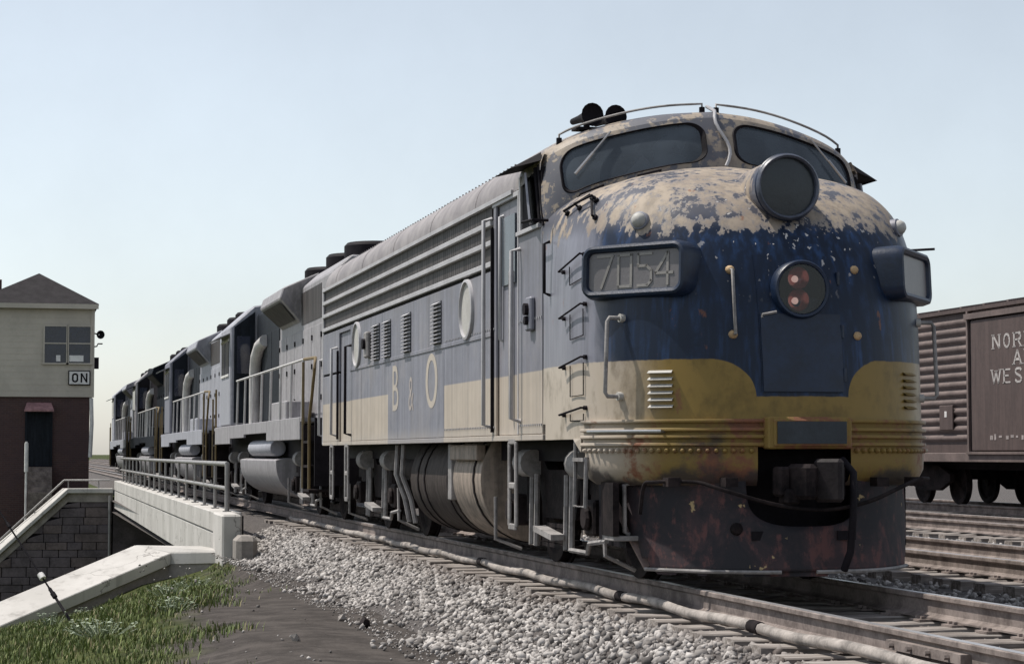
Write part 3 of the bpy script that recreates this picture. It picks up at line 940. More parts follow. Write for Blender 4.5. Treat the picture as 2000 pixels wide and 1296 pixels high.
# soffit band under the coping
mb = MB()
q = []
for i in range(3):
    a = Af[i]; b = Af[i + 1]
    mb.add([(a[0], wy(a[0]) - 0.06, a[2] - 0.172), (b[0], wy(b[0]) - 0.06, b[2] - 0.172), (b[0], wy(b[0]) - 0.06, b[2] - 0.50), (a[0], wy(a[0]) - 0.06, a[2] - 0.50),
            (a[0], wy(a[0]) + 0.3, a[2] - 0.172), (b[0], wy(b[0]) + 0.3, b[2] - 0.172), (b[0], wy(b[0]) + 0.3, b[2] - 0.50), (a[0], wy(a[0]) + 0.3, a[2] - 0.50)],
           [(0, 1, 2, 3), (7, 6, 5, 4), (0, 4, 5, 1), (2, 6, 7, 3), (0, 3, 7, 4), (1, 5, 6, 2)])
mb.build('cap_band', 'concrete2', fw_)
row = 0
z1 = -0.62
stones = []
while z1 > -5.0:
    hgt = random.choice((0.28, 0.32, 0.36)); z0 = z1 - hgt
    x1 = -2.42 - (0.0 if row % 2 else 0.35)
    first = True
    while x1 > -9.5:
        wd = random.uniform(0.5, 1.0); x0 = x1 - wd
        xa, xb = x0 + 0.012, (x1 if not first else -2.42) - 0.012
        first = False
        t0, t1 = topz(xa) - 0.5, topz(xb) - 0.5
        za, zb = min(z1 - 0.012, t0), min(z1 - 0.012, t1)
        if zb > z0 + 0.05:
            za = max(za, z0 + 0.02)
            pr = random.uniform(0.0, 0.05)
            mb = MB()
            ya, yb = wy(xa) - pr, wy(xb) - pr
            mb.add([(xa, ya, z0), (xb, yb, z0), (xb, yb, zb), (xa, ya, za), (xa, ya + 0.3, z0), (xb, yb + 0.3, z0), (xb, yb + 0.3, zb), (xa, ya + 0.3, za)],
                   [(0, 1, 2, 3), (7, 6, 5, 4), (0, 4, 5, 1), (1, 5, 6, 2), (2, 6, 7, 3), (3, 7, 4, 0)])
            mb.build('stone', 'masonry' if random.random() < 0.75 else 'masonry2', fw_, None, 0.015)
        x1 = x0
    z1 = z0; row += 1
mb = MB()
mb.add([(-2.4, 62.35, -5.3), (-10.2, 64.0, -5.3), (-10.2, 64.0, -5.2), (-6.43, 63.2, -2.7), (-4.02, 62.7, -0.5), (-2.4, 62.35, -0.5)], [(0, 1, 2, 3, 4, 5)])
mb.build('mortar_backing', 'dark', fw_)
mb = MB(); mb.tube([(-2.5, 62.6, 0.06), (-4.15, 62.95, 0.06), (-6.5, 63.5, -2.20), (-9.4, 64.1, -4.6)], 0.035, 8)
for px, pz, bz in ((-2.9, 0.06, -0.25), (-4.0, 0.06, -0.25), (-5.2, -0.95, -1.35)):
    mb.cyl((px, wy(px) + 0.38, bz), (px, wy(px) + 0.38, pz), 0.025, 6)
mb.build('pipe_rail', 'galv', fw_, 50)
ab = MB(); ab.box(-2.38, 4.6, 62.2, 63.0, -5.4, -0.72)
ab2 = ab.build('abutment', 'masonry', br)
ab = MB(); ab.cyl((-2.52, 62.0, -5.2), (-2.52, 62.0, -0.5), 0.05, 8)
ab.build('drain_pipe', 'galv', br, 50)

# ------------------------------------------------------------------ interlocking tower
TY = 66.4; TX0, TX1 = -7.45, -3.0
tw = thing('signal_tower', ((TX0 + TX1) / 2, TY + 3, -0.6), 'two storey signal tower with brick base, grey siding and hipped roof', 'building')
mb = MB(); mb.box(TX0 + 0.08, TX1 - 0.14, TY + 0.10, TY + 7, -4.2, 3.24); mb.build('brick_wall', 'brick', tw)
# clapboards
for i in range(15):
    z0 = 3.24 + i * 0.236
    mb = MB()
    mb.prism([(TX0, TY - 0.004, z0), (TX0, TY + 0.004, z0 + 0.236), (TX0, TY + 0.05, z0 + 0.236), (TX0, TY + 0.05, z0)], (TX1 - TX0, 0, 0))
    mb.build('clapboard', 'siding', tw)
mb = MB(); mb.box(TX0 + 0.01, TX1 - 0.01, TY + 0.052, TY + 7, 3.245, 6.80); mb.build('upper_wall', 'siding', tw)
mb = MB(); mb.box(TX1 - 0.12, TX1 + 0.02, TY - 0.03, TY + 0.12, 3.23, 6.78); mb.build('corner_board', 'siding', tw)
mb = MB()
ez = 6.80; ax_ = (TX0 + TX1) / 2 + 0.12
x0, x1, y0, y1 = TX0 - 0.25, TX1 + 0.16, TY - 0.28, TY + 7.3
mb.add([(x0, y0, ez), (x1, y0, ez), (x1, y1, ez), (x0, y1, ez), (ax_, y0 + 2.4, 8.22), (ax_, y1 - 2.4, 8.22), (x0, y0, ez + 0.06), (x1, y0, ez + 0.06), (x1, y1, ez + 0.06), (x0, y1, ez + 0.06)],
       [(3, 2, 1, 0), (0, 1, 7, 6), (1, 2, 8, 7), (2, 3, 9, 8), (3, 0, 6, 9), (6, 7, 4), (7, 8, 5, 4), (8, 9, 5), (9, 6, 4, 5)])
rf = mb.build('roof', 'towerroof', tw)
mb = MB(); mb.box(x0 + 0.01, x1 - 0.01, y0 - 0.03, y0 + 0.0, ez - 0.14, ez + 0.05); mb.build('fascia', 'siding', rf)
mb = MB(); mb.box(-6.95, -6.55, TY + 2.2, TY + 2.7, 7.2, 7.95); mb.build('chimney', 'brick', rf)
# paired window
def window(x0, x1, z0, z1, root):
    mb = MB(); mb.box(x0, x1, TY - 0.028, TY + 0.03, z0, z1); w = mb.build('window', 'paneblue', root)
    f = MB()
    t = 0.06
    f.box(x0 - t, x1 + t, TY - 0.06, TY - 0.013, z1, z1 + t); f.box(x0 - t * 1.6, x1 + t * 1.6, TY - 0.09, TY - 0.012, z0 - t, z0)
    f.box(x0 - t, x0, TY - 0.06, TY - 0.013, z0, z1); f.box(x1, x1 + t, TY - 0.06, TY - 0.013, z0, z1)
    f.build('window_frame', 'siding', w)
    f = MB(); f.box(x0, x1, TY - 0.05, TY - 0.029, (z0 + z1) / 2 + 0.03, (z0 + z1) / 2 + 0.075); f.build('sash_bar', 'siding', w)
    return w
w1 = window(-4.88, -4.06, 4.56, 5.98, tw)
w2 = window(-3.96, -3.14, 4.56, 5.98, tw)
mb = MB(); mb.box(-4.44, -4.28, TY - 0.036, TY - 0.030, 4.62, 4.86); mb.build('paper', 'white', w1)
mb = MB(); mb.box(-3.94, -3.40, TY - 0.036, TY - 0.030, 4.62, 4.86); mb.build('paper', 'white', w2)
# sign
sg = MB(); sg.box(-3.97, -3.13, TY - 0.09, TY - 0.05, 3.70, 4.27)
sgn = sg.build('sign_board', 'dark', None, None, 0.01)
tag(sgn, 'small white station sign reading ON below the tower window', 'sign')
sg = MB(); sg.box(-3.93, -3.17, TY - 0.10, TY - 0.091, 3.74, 4.23); sg.build('sign_face', 'white', sgn)
mb = MB()
def ringsq(mb, cx, cz, w, h, t, yy):
    o_ = rrect(w, h, min(w, h) * 0.45); i_ = rrect(w - 2 * t, h - 2 * t, min(w - 2 * t, h - 2 * t) * 0.45)
    mb.loft([(cx + a, yy, cz + b) for a, b in o_], [(cx + a, yy, cz + b) for a, b in i_])
ringsq(mb, -3.71, 3.985, 0.24, 0.36, 0.065, TY - 0.104)
yy = TY - 0.104
for xa, xb in ((-3.50, -3.44), (-3.30, -3.24)):
    mb.add([(xa, yy, 3.805), (xb, yy, 3.805), (xb, yy, 4.165), (xa, yy, 4.165)], [(0, 1, 2, 3)])
mb.add([(-3.445, yy, 4.165), (-3.505, yy, 4.165), (-3.295, yy, 3.805), (-3.235, yy, 3.805)], [(0, 1, 2, 3)])
mb.build('lettering', 'dark', sgn)
# door, canopy, steps
mb = MB(); mb.box(-5.50, -4.62, TY + 0.04, TY + 0.10, 0.55, 2.68)
dr = mb.build('door', 'hooddark', tw)
mb = MB(); mb.box(-5.58, -5.50, TY + 0.0, TY + 0.099, 0.55, 2.74); mb.box(-4.62, -4.54, TY + 0.0, TY + 0.099, 0.55, 2.74); mb.box(-5.50, -4.62, TY + 0.0, TY + 0.099, 2.68, 2.76)
mb.build('door_frame', 'hooddark', dr)
mb = MB()
mb.add([(-5.62, TY - 0.55, 2.72), (-4.50, TY - 0.55, 2.72), (-4.60, TY + 0.09, 3.02), (-5.52, TY + 0.09, 3.02), (-5.62, TY - 0.55, 2.66), (-4.50, TY - 0.55, 2.66), (-4.60, TY + 0.09, 2.70), (-5.52, TY + 0.09, 2.70)],
       [(0, 1, 2, 3), (7, 6, 5, 4), (0, 4, 5, 1), (1, 5, 6, 2), (3, 7, 4, 0)])
mb.build('canopy', simple('canopy_rust', (0.30, 0.16, 0.16, 1), 0.8, var=0.35, scale=6), tw)
for i in range(6):
    mb = MB(); mb.box(-5.45, -4.55, TY - 0.25 * (i + 1), TY + 0.09 - 0.25 * i, -2.6, 0.53 - 0.19 * i)
    mb.build('step', 'rail', tw)
mb = MB(); mb.cyl((-5.52, TY - 1.3, -2.4), (-5.52, TY - 1.3, 1.5), 0.045, 8); mb.cyl((-5.52, TY - 1.3, 0.35), (-5.52, TY - 1.3, 1.45), 0.075, 8)
mb.build('marker_post', 'white', tw, 40)
mb = MB(); mb.tube([(-3.08, TY + 0.02, 3.2), (-3.05, TY + 0.02, 2.2), (-3.10, TY + 0.02, 0.9)], 0.075, 8); mb.build('downspout', 'white', tw, 40)
# loudspeakers and lamp on the track side wall
mb = MB(); mb.cyl((-2.99, TY + 0.3, 5.75), (-2.82, TY + 0.3, 5.70), 0.03, 6); mb.lathe([(0.03, 0), (0.06, 0.12), (0.17, 0.25), (0.16, 0.25), (0.02, 0.1)], (-2.82, TY + 0.35, 5.70), (0.3, -1, -0.05), 12)
mb.build('horn_speaker', 'dark', tw, 40)
mb = MB(); mb.tube([(-2.99, TY + 0.3, 5.22), (-2.88, TY + 0.3, 5.24), (-2.84, TY + 0.3, 5.34), (-2.66, TY + 0.3, 5.34)], 0.03, 6); mb.build('bracket', 'grime', tw, 40)
mb = MB(); mb.box(-2.98, -2.80, TY + 0.2, TY + 0.5, 4.36, 4.80); mb.build('relay_box', 'dark', tw)

# ------------------------------------------------------------------ guy wire
gw = thing('guy_wire', (-5.27, 9.39, -0.9), 'dark steel guy wire slanting from the grass up past the coping', 'wire')
g0 = Vector((-5.27, 9.39, -0.91)); gd = Vector((-0.83, 1.16, 1.244))
mb = MB(); mb.tube([g0 - gd * 0.12, g0 + gd * 0.3], 0.017, 6); mb.tube([g0 + gd * 0.3, g0 + gd * 6.5], 0.011, 6); mb.build('cable', 'dark', gw, 60)
for t, r_, m_ in ((0.235, 0.030, 'dark'), (0.27, 0.022, 'dark'), (0.405, 0.040, 'white'), (0.88, 0.020, 'dark')):
    mb = MB(); mb.tube([g0 + gd * (t - 0.02), g0 + gd * (t - 0.008), g0 + gd * (t + 0.008), g0 + gd * (t + 0.02)], r_, 8)
    mb.build('insulator' if m_ == 'white' else 'clamp', m_, gw, 60)

# ------------------------------------------------------------------ cab locomotive (rounded nose, 7054)
def catmull(pts, s):
    pts = [np.array(p, float) for p in pts]; n = len(pts) - 1
    s = min(max(s, 0), 1) * n; i = min(int(s), n - 1); u = s - i
    p0 = pts[i - 1] if i > 0 else 2 * pts[0] - pts[1]; p1 = pts[i]; p2 = pts[i + 1]; p3 = pts[i + 2] if i + 2 <= n else 2 * pts[n] - pts[n - 1]
    return .5 * ((2 * p1) + (-p0 + p2) * u + (2 * p0 - 5 * p1 + 4 * p2 - p3) * u * u + (-p0 + 3 * p1 - 3 * p2 + p3) * u ** 3)
TIP = -.40; YB = 1.25; HW = 1.5; NE = 2.25
def plan(a, off=0., tip=TIP, w=HW, yb=YB, ne=NE):
    if a > 1:
        x, y = plan(2 - a, off, tip, w, yb, ne); return (-x, y)
    if a < .16:
        return (-w - off, 1.9 - (1.9 - yb) * a / .16)
    th = (a - .16) / .84 * math.pi / 2
    c = max(math.cos(th), 0) ** (2 / ne); s = math.sin(th) ** (2 / ne)
    return (-(w + off) * c, yb - (yb - tip + off) * s)
TOPC = [(-1.5, 1.93, 3.02), (-1.38, 1.82, 3.16), (-1.15, 1.70, 3.30), (-.75, 1.58, 3.42), (-.38, 1.50, 3.50), (0, 1.46, 3.53)]
def noseP(a, v):
    if a > 1:
        p = noseP(2 - a, v); return np.array((-p[0], p[1], p[2]))
    x, y = plan(a); B = np.array([x, y, 1.30]); T = catmull(TOPC, a ** .9)
    d = B - T; hd = math.hypot(d[0], d[1]); dirn = np.array([d[0], d[1], 0]) / max(hd, 1e-6)
    kk = min(hd / 1.8, 1)
    f = min(1, abs(x) / 1.15) ** 2
    P1 = B + np.array([0, 0, 1.0 + .40 * kk + .10 * f]) - dirn * (.13 * kk - .05 * f)
    P2 = T + dirn * hd * (.90 + .10 * f) + np.array([0, 0, -.22 - .02 * hd + .19 * f * kk])
    if hd < .02:
        P2 = T - np.array([0, 0, .5])
    u = 1 - v
    return B * u ** 3 + 3 * P1 * u * u * v + 3 * P2 * u * v * v + T * v ** 3
def noseN(a, v):
    e = 1e-3
    da = noseP(min(a + e, 2), v) - noseP(max(a - e, 0), v); dv = noseP(a, min(v + e, 1)) - noseP(a, max(v - e, 0))
    n = np.cross(da, dv); n /= np.linalg.norm(n)
    p = noseP(a, v)
    if n[1] > 0 and abs(n[1]) > abs(n[0]) * 0.2:
        n = -n
    if n[0] * p[0] < 0 and abs(n[0]) > 0.3:
        n = -n
    return Vector(n)
def nose_at(x, z):
    """surface point of the nose front at lateral x and height z"""
    best = None
    a, v = 1 + (0.75 * x / 1.5), (z - 1.3) / 2.0
    for it in range(60):
        p = noseP(a, v); e = 1e-3
        ja = (noseP(a + e, v) - p) / e; jv = (noseP(a, min(v + e, 1)) - p) / e
        A = np.array([[ja[0], jv[0]], [ja[2], jv[2]]]); r = np.array([x - p[0], z - p[2]])
        try:
            dl = np.linalg.solve(A, r)
        except Exception:
            break
        a = min(max(a + np.clip(dl[0], -.1, .1), .02), 1.98); v = min(max(v + np.clip(dl[1], -.1, .1), 0), .985)
        if abs(r[0]) + abs(r[1]) < 1e-4:
            break
    return a, v
def nose_pt(x, z, off=0.0):
    a, v = nose_at(x, z)
    return Vector(noseP(a, v)) + noseN(a, v) * off

loco = thing('cab_locomotive', (0, 0, 0), 'weathered blue and ochre cab locomotive with a rounded nose numbered 7054', 'locomotive')

# --- nose shell
NA, NV = 120, 40
mb = MB()
mb.grid([[noseP(2 * i / NA, j / NV) for j in range(NV + 1)] for i in range(NA + 1)])
nose = mb.build('nose', 'nose', loco, 40)

# --- windscreen frames and cab front
TOPW = [(-1.465, 2.14, 3.58), (-1.40, 1.99, 3.66), (-1.16, 1.86, 3.78), (-.75, 1.74, 3.89), (-.38, 1.66, 3.955), (0, 1.62, 3.985)]
def cabS(a, b):
    """left cab front: a 0 side .. 1 centre, b 0 base .. 1 brow"""
    p = catmull(TOPC, a ** .9); q = catmull(TOPW, a ** .9)
    m_ = (p + q) / 2 + np.array([-0.035 * (1 - a), -0.035, 0.0])
    u = 1 - b
    return p * u * u + 2 * m_ * u * b + q * b * b
def holed(S, ca, cb, wa, wb, ra, rb, nseg=10, rings=4):
    """surface patch over [0,1]^2 with a rounded hole, returns (mb, hole outline params)"""
    hole = []
    cor = ((1, 1, 0), (-1, 1, 90), (-1, -1, 180), (1, -1, 270))
    for ci, (cx, cy, a0) in enumerate(cor):
        for i in range(nseg + 1):
            an = R(a0 + 90 * i / nseg)
            hole.append((ca + cx * (wa / 2 - ra) + ra * math.cos(an), cb + cy * (wb / 2 - rb) + rb * math.sin(an)))
        nx_ = cor[(ci + 1) % 4]; an = R(nx_[2])
        e = (ca + nx_[0] * (wa / 2 - ra) + ra * math.cos(an), cb + nx_[1] * (wb / 2 - rb) + rb * math.sin(an)); h0 = hole[-1]
        for i in range(1, 14):
            hole.append((h0[0] + (e[0] - h0[0]) * i / 14, h0[1] + (e[1] - h0[1]) * i / 14))
    outer = []
    for (x, y) in hole:
        dx, dy = x - ca, y - cb
        t = 1e9
        if dx > 1e-6: t = min(t, (1 - ca) / dx)
        if dx < -1e-6: t = min(t, (0 - ca) / dx)
        if dy > 1e-6: t = min(t, (1 - cb) / dy)
        if dy < -1e-6: t = min(t, (0 - cb) / dy)
        outer.append((ca + dx * t, cb + dy * t))
    # snap to the four corners
    for c in ((0, 0), (1, 0), (1, 1), (0, 1)):
        i = min(range(len(outer)), key=lambda q: (outer[q][0] - c[0]) ** 2 + (outer[q][1] - c[1]) ** 2)
        outer[i] = c
    P = []
    for r_ in range(rings + 1):
        t = r_ / rings
        P.append([S(h[0] + (o_[0] - h[0]) * t, h[1] + (o_[1] - h[1]) * t) for h, o_ in zip(hole + hole[:1], outer + outer[:1])])
    m2 = MB(); m2.grid(P)
    return m2, hole
HOLE = (0.575, 0.505, 0.71, 0.82, 0.09, 0.26)
for sx in (1, -1):
    m2, hole = holed(cabS, *HOLE)
    if sx < 0:
        m2.v = [(-x, y, z) for x, y, z in m2.v]
    fr = m2.build('windscreen_frame', 'cab', loco, 40)
    mir = lambda p: (sx * p[0], p[1], p[2])
    # black rubber gasket and recessed glass
    g = MB()
    o0 = [mir(cabS(a, b)) for a, b in hole]
    def shr(a, b, f):
        return (HOLE[0] + (a - HOLE[0]) * f, HOLE[1] + (b - HOLE[1]) * f)
    o1 = [Vector(mir(cabS(*shr(a, b, .985)))) + Vector((0, -0.012, 0.004)) for a, b in hole]
    o2 = [Vector(mir(cabS(*shr(a, b, .93)))) + Vector((0, 0.02, 0)) for a, b in hole]
    g.loft(o0, o1); g.loft(o1, o2)
    g.build('gasket', 'dark', fr, 60)
    gl = MB()
    cc = Vector(mir(cabS(HOLE[0], HOLE[1]))) + Vector((0, 0.02, 0))
    n_ = len(o2)
    rr = [[Vector(mir(cabS(*shr(a, b, .93 * t / 5.0)))) + Vector((0, 0.022, 0)) for a, b in hole + hole[:1]] for t in range(6)]
    gl.grid(rr)
    gl.build('windscreen', 'glass', fr, 60)
    # wiper
    w = MB()
    pa = Vector(mir(cabS(.48, 1.0))) + Vector((0, -0.03, 0)); pb = Vector(mir(cabS(.30, .42))) + Vector((0, -0.05, 0))
    w.tube([pa, pa * .55 + pb * .45, pb], 0.009, 6)
    w.tube([pa * .5 + pb * .5 + Vector((0, -.012, 0)), pb], 0.014, 6)
    w.build('wiper', 'steel', fr)
    # grab bars under the screen
    for a0, a1 in ((.30, .42), (.56, .67)):
        w = MB()
        q0 = Vector(mir(cabS(a0, 0))) + Vector((0, -0.10, 0.015)); q1 = Vector(mir(cabS(a1, 0))) + Vector((0, -0.10, 0.015))
        w.tube([q0 + Vector((0, 0.06, -0.05)), q0, q1, q1 + Vector((0, 0.06, -0.05))], 0.010, 6)
        for q in (q0, q1):
            w.cyl(q + Vector((0, 0.0, -0.055)), q + Vector((0, 0.03, -0.02)), 0.018, 6)
        w.build('grab_bar', 'dark', loco)
# paper lying in the left windscreen
mb = MB(); c0 = Vector(cabS(.62, .20)) + Vector((0, .07, 0)); mb.add([c0 + Vector((-.17, .02, -.08)), c0 + Vector((.12, 0, -.03)), c0 + Vector((.0, 0.03, .10))], [(0, 1, 2)])
mb.build('paper', 'paper', loco)

# --- roof: arch from the brow back to the rear
def roofsec(a, h=4.045, e=3.45, w=1.5, n=2.4):
    th = a * math.pi / 2
    return (-w * max(math.cos(th), 0) ** (2 / n), e + (h - e) * math.sin(th) ** (2 / n))
def roofP(a, t):
    """a 0..2 across, t 0 brow .. 1 at y=3"""
    if a > 1:
        p = roofP(2 - a, t); return np.array((-p[0], p[1], p[2]))
    q = catmull(TOPW, a ** .9)
    x, z = roofsec(a); Rr = np.array((x, 3.0, z))
    P1 = q + np.array((0, 0.10, 0.10 + .05 * a)); P2 = Rr - np.array((0, .75, 0.0))
    u = 1 - t
    return q * u ** 3 + 3 * P1 * u * u * t + 3 * P2 * u * t * t + Rr * t ** 3
mb = MB()
rows = [[roofP(2 * i / 64, j / 12) for i in range(65)] for j in range(13)]
for yy in [3.6, 4.5, 6, 8, 10, 12, 14, 14.8]:
    rows.append([np.array((math.copysign(abs(roofsec(a if a <= 1 else 2 - a)[0]), -1 if a <= 1 else 1), yy, roofsec(a if a <= 1 else 2 - a)[1])) for a in [2 * i / 64 for i in range(65)]])
for kx, yy in ((.985, 15.0), (.95, 15.08)):
    rows.append([np.array((math.copysign(abs(roofsec(a if a <= 1 else 2 - a)[0]) * kx, -1 if a <= 1 else 1), yy, 3.0 + (roofsec(a if a <= 1 else 2 - a)[1] - 3.0) * kx)) for a in [2 * i / 64 for i in range(65)]])
mb.grid(rows)
roof = mb.build('roof', 'cab', loco, 40)
# drip strip and roof seams
for sx in (-1, 1):
    mb = MB(); mb.box(sx * 1.5 - 0.022, sx * 1.5 + 0.022, 3.0, 15.0, 3.435, 3.475); mb.build('drip_strip', 'trim', roof)
mb = MB()
for yy in (4.6, 6.9, 9.2, 11.5, 13.8):
    pts = [Vector((-abs(roofsec(a)[0]) + 0.003, yy, roofsec(a)[1] - 0.001)) for a in [i / 16 for i in range(17)]]
    mb.tube(pts, 0.010, 5)
mb.build('seam', 'roof', roof)
mb = MB()
yy = 3.9
while yy < 14.9:
    for a in (.40,):
        x, z = roofsec(a); mb.obox((x - .002, yy, z + .003), (.008, 0, 0), (0, .009, 0), (0, 0, .008))
    yy += .16
tag(mb.build('rivets', 'roof', roof), kind='stuff')

# --- flat sides. Left side in full detail
def side_box(name, y0, y1, z0, z1, d0=0.03, out=0.0, matn='side', parent=loco, bevel=0.006, sx=-1):
    mb = MB()
    xa, xb = sx * (1.5 + out), sx * (1.5 - d0)
    mb.box(min(xa, xb), max(xa, xb), y0, y1, z0, z1)
    return mb.build(name, matn, parent, None, bevel)
G = 0.006
for sx in (-1, 1):
    wall = side_box('side_sill', 1.9, 15.02, 1.165, 1.215, 0.10, 0.004, 'side', loco, 0.004, sx)
    # lower and upper panels
    for y0, y1 in ((3.80, 6.13), (6.13, 8.85), (8.85, 11.5), (11.5, 12.45), (13.45, 15.02)):
        side_box('side_panel', y0 + G, y1 - G, 1.218, 2.175, sx=sx)
    for y0, y1 in ((3.80, 6.96), (6.96, 9.94), (9.94, 12.45), (13.45, 15.02)):
        side_box('side_panel', y0 + G, y1 - G, 2.205, 2.80, sx=sx)
    side_box('batten', 3.80, 12.44, 2.168, 2.212, .03, .010, 'side', loco, 0.004, sx)
    side_box('side_panel', 12.45 + G, 13.45 - G, 2.74, 2.80, sx=sx)
    # grille band
    for i, (z0, z1) in enumerate(((2.885, 3.055), (3.085, 3.245), (3.275, 3.435))):
        for y0, y1 in ((3.95, 6.2), (6.2, 8.4), (8.4, 10.6), (10.6, 12.8), (12.8, 14.98)):
            side_box('grille', y0 + .004, y1 - .004, z0, z1, .03, -0.022, 'grille', loco, 0, sx)
    for zz in (2.865, 3.07, 3.26):
        side_box('grille_trim', 3.85, 15.0, zz - .027, zz + .027, .03, .018, 'trim', loco, 0.006, sx)
    side_box('grille_recess', 3.85, 15.0, 2.80, 2.845, .06, -.03, 'dark', loco, 0, sx)
    side_box('rear_post', 14.985, 15.05, 1.17, 3.50, .05, .006, 'trim', loco, .01, sx)
    # rear door recess
    side_box('rear_door', 12.46, 13.44, 1.22, 2.735, .03, -.10, 'side', loco, 0, sx)
    # cab door recess and door
    side_box('side_panel', 1.93, 2.80, 1.218, 3.02, sx=sx)
    side_box('side_panel', 3.70, 3.80, 1.218, 3.44, sx=sx)
    dr = side_box('cab_door', 2.82, 3.68, 1.22, 3.40, .03, -.09, 'side', loco, 0.004, sx)
    side_box('door_window', 2.98, 3.50, 2.62, 3.26, .01, -.085, 'glass', dr, 0, sx)
    side_box('header', 2.80, 3.85, 3.40, 3.448, .12, 0.004, 'trim', loco, .004, sx)
    side_box('door_post', 2.785, 2.815, 1.22, 3.44, .10, .006, 'trim', loco, 0.003, sx)
    # cab side window
    side_box('window_opening', 2.02, 2.76, 3.03, 3.56, .02, -.14, 'dark', loco, 0, sx)
    side_box('window_sill', 1.97, 2.79, 3.015, 3.055, .12, .03, 'trim', loco, .004, sx)
    side_box('window_post', 2.72, 2.785, 3.05, 3.56, .06, .002, 'trim', loco, .004, sx)
    # tilted wind wing pane
    wp = MB()
    wp.add([(sx * 1.51, 2.50, 3.52), (sx * 1.60, 2.18, 3.52), (sx * 1.60, 2.02, 3.08), (sx * 1.51, 2.34, 3.08)], [(0, 1, 2, 3)])
    w_ = wp.build('wind_wing', 'palegrey', loco)
    sol = w_.modifiers.new('thick', 'SOLIDIFY'); sol.thickness = 0.02
    fm = MB()
    fm.tube([(sx * 1.50, 2.16, 3.56), (sx * 1.50, 1.98, 3.05)], 0.022, 6)
    fm.tube([(sx * 1.49, 2.10, 3.58), (sx * 1.49, 1.92, 3.03)], 0.014, 6)
    fm.build('window_frame', 'dark', loco)
    # awning above the side window
    aw = MB()
    aw.add([(sx * 1.47, 2.05, 3.62), (sx * 1.74, 2.15, 3.55), (sx * 1.74, 2.78, 3.55), (sx * 1.47, 2.82, 3.62), (sx * 1.46, 2.12, 3.70)], [(0, 1, 2, 3), (0, 1, 4), (1, 2, 3, 4)])
    a_ = aw.build('awning', 'dark', loco)
# eave above cab side between side wall and roof: cab corner
for sx in (-1, 1):
    mb = MB()
    P = []
    for i in range(6):
        t = i / 5
        yb = 2.02 + (2.8 - 2.02) * t
        P.append([(sx * 1.49, yb, 3.53), (sx * 1.485, yb, 3.60 if t < .99 else 3.56), (sx * 1.44, yb + .03, 3.70)])
    mb.grid(P); mb.build('eave_panel', 'cab', loco, 60)

# inner dark core so that no daylight passes through the body
mb = MB(); mb.box(-1.36, 1.36, 3.9, 14.9, 1.2, 3.6); mb.box(-1.36, 1.36, 2.84, 3.9, 1.2, 3.5); mb.box(-1.30, 1.30, 1.0, 2.84, 1.2, 3.0)
mb.build('inner_body', 'dark', loco)
mb = MB()
for cx in (-.7, .75):
    mb.box(cx - .22, cx + .22, 2.3, 2.45, 2.95, 3.72); mb.box(cx - .24, cx + .24, 2.0, 2.4, 2.9, 3.1)
mb.build('seat', 'hooddark', loco, None, .05)
# rear wall
mb = MB(); mb.box(-1.49, 1.49, 14.98, 15.04, 1.17, 3.5); mb.build('rear_wall', 'side', loco)

# portholes, louvres, lettering (left side)
def porthole(yc, zc, r=.275, rim=.03):
    mb = MB(); mb.lathe([(r + .035, 0), (r + .03, .03), (r + .005, .034), (r, .012), (r - .0, .004)], (-1.5, yc, zc), (-1, 0, 0), 36)
    p = mb.build('porthole', 'trim', loco, 40)
    mb = MB(); mb.disc((-1.507, yc, zc), (-1, 0, 0), r, 36); mb.build('porthole_disc', 'disc', p)
porthole(4.96, 2.50); porthole(11.85, 2.50)
def louvre(yc, zc, w, h, n, name='louvre'):
    mb = MB(); mb.box(-1.508, -1.498, yc - w / 2, yc + w / 2, zc - h / 2, zc + h / 2)
    p = mb.build(name, 'hooddark', loco)
    for i in range(n):
        z = zc - h / 2 + h * (i + .15) / n; dz = h / n
        mb = MB()
        mb.add([(-1.508, yc - w / 2, z + dz * .72), (-1.508, yc + w / 2, z + dz * .72), (-1.555, yc + w / 2 - .01, z), (-1.555, yc - w / 2 + .01, z), (-1.508, yc - w / 2, z + dz * .05), (-1.508, yc + w / 2, z + dz * .05)],
               [(0, 1, 2, 3), (3, 2, 5, 4), (0, 3, 4), (1, 5, 2)])
        mb.build('slat', 'trim', p)
louvre(6.47, 2.46, .40, .46, 11); louvre(8.23, 2.455, .42, .46, 11); louvre(9.54, 2.455, .42, .46, 11); louvre(10.33, 2.455, .42, .46, 11)
mb = MB(); mb.box(-1.56, -1.498, 10.78, 11.02, 2.28, 2.62); f_ = mb.build('filler_box', 'dusty_lit', loco, None, .02)
mb = MB(); mb.cyl((-1.56, 10.9, 2.46), (-1.60, 10.9, 2.46), .07, 10); mb.build('filler_cap', 'dark', f_)
mb = MB(); mb.box(-1.55, -1.498, 2.17, 2.36, 2.13, 2.43); f_ = mb.build('filler_box', 'greyblue', loco, None, .015)
mb = MB(); mb.cyl((-1.55, 2.26, 2.32), (-1.585, 2.26, 2.32), .055, 10); mb.cyl((-1.55, 2.26, 2.22), (-1.58, 2.26, 2.22), .04, 10); mb.build('filler_cap', 'dark', f_)
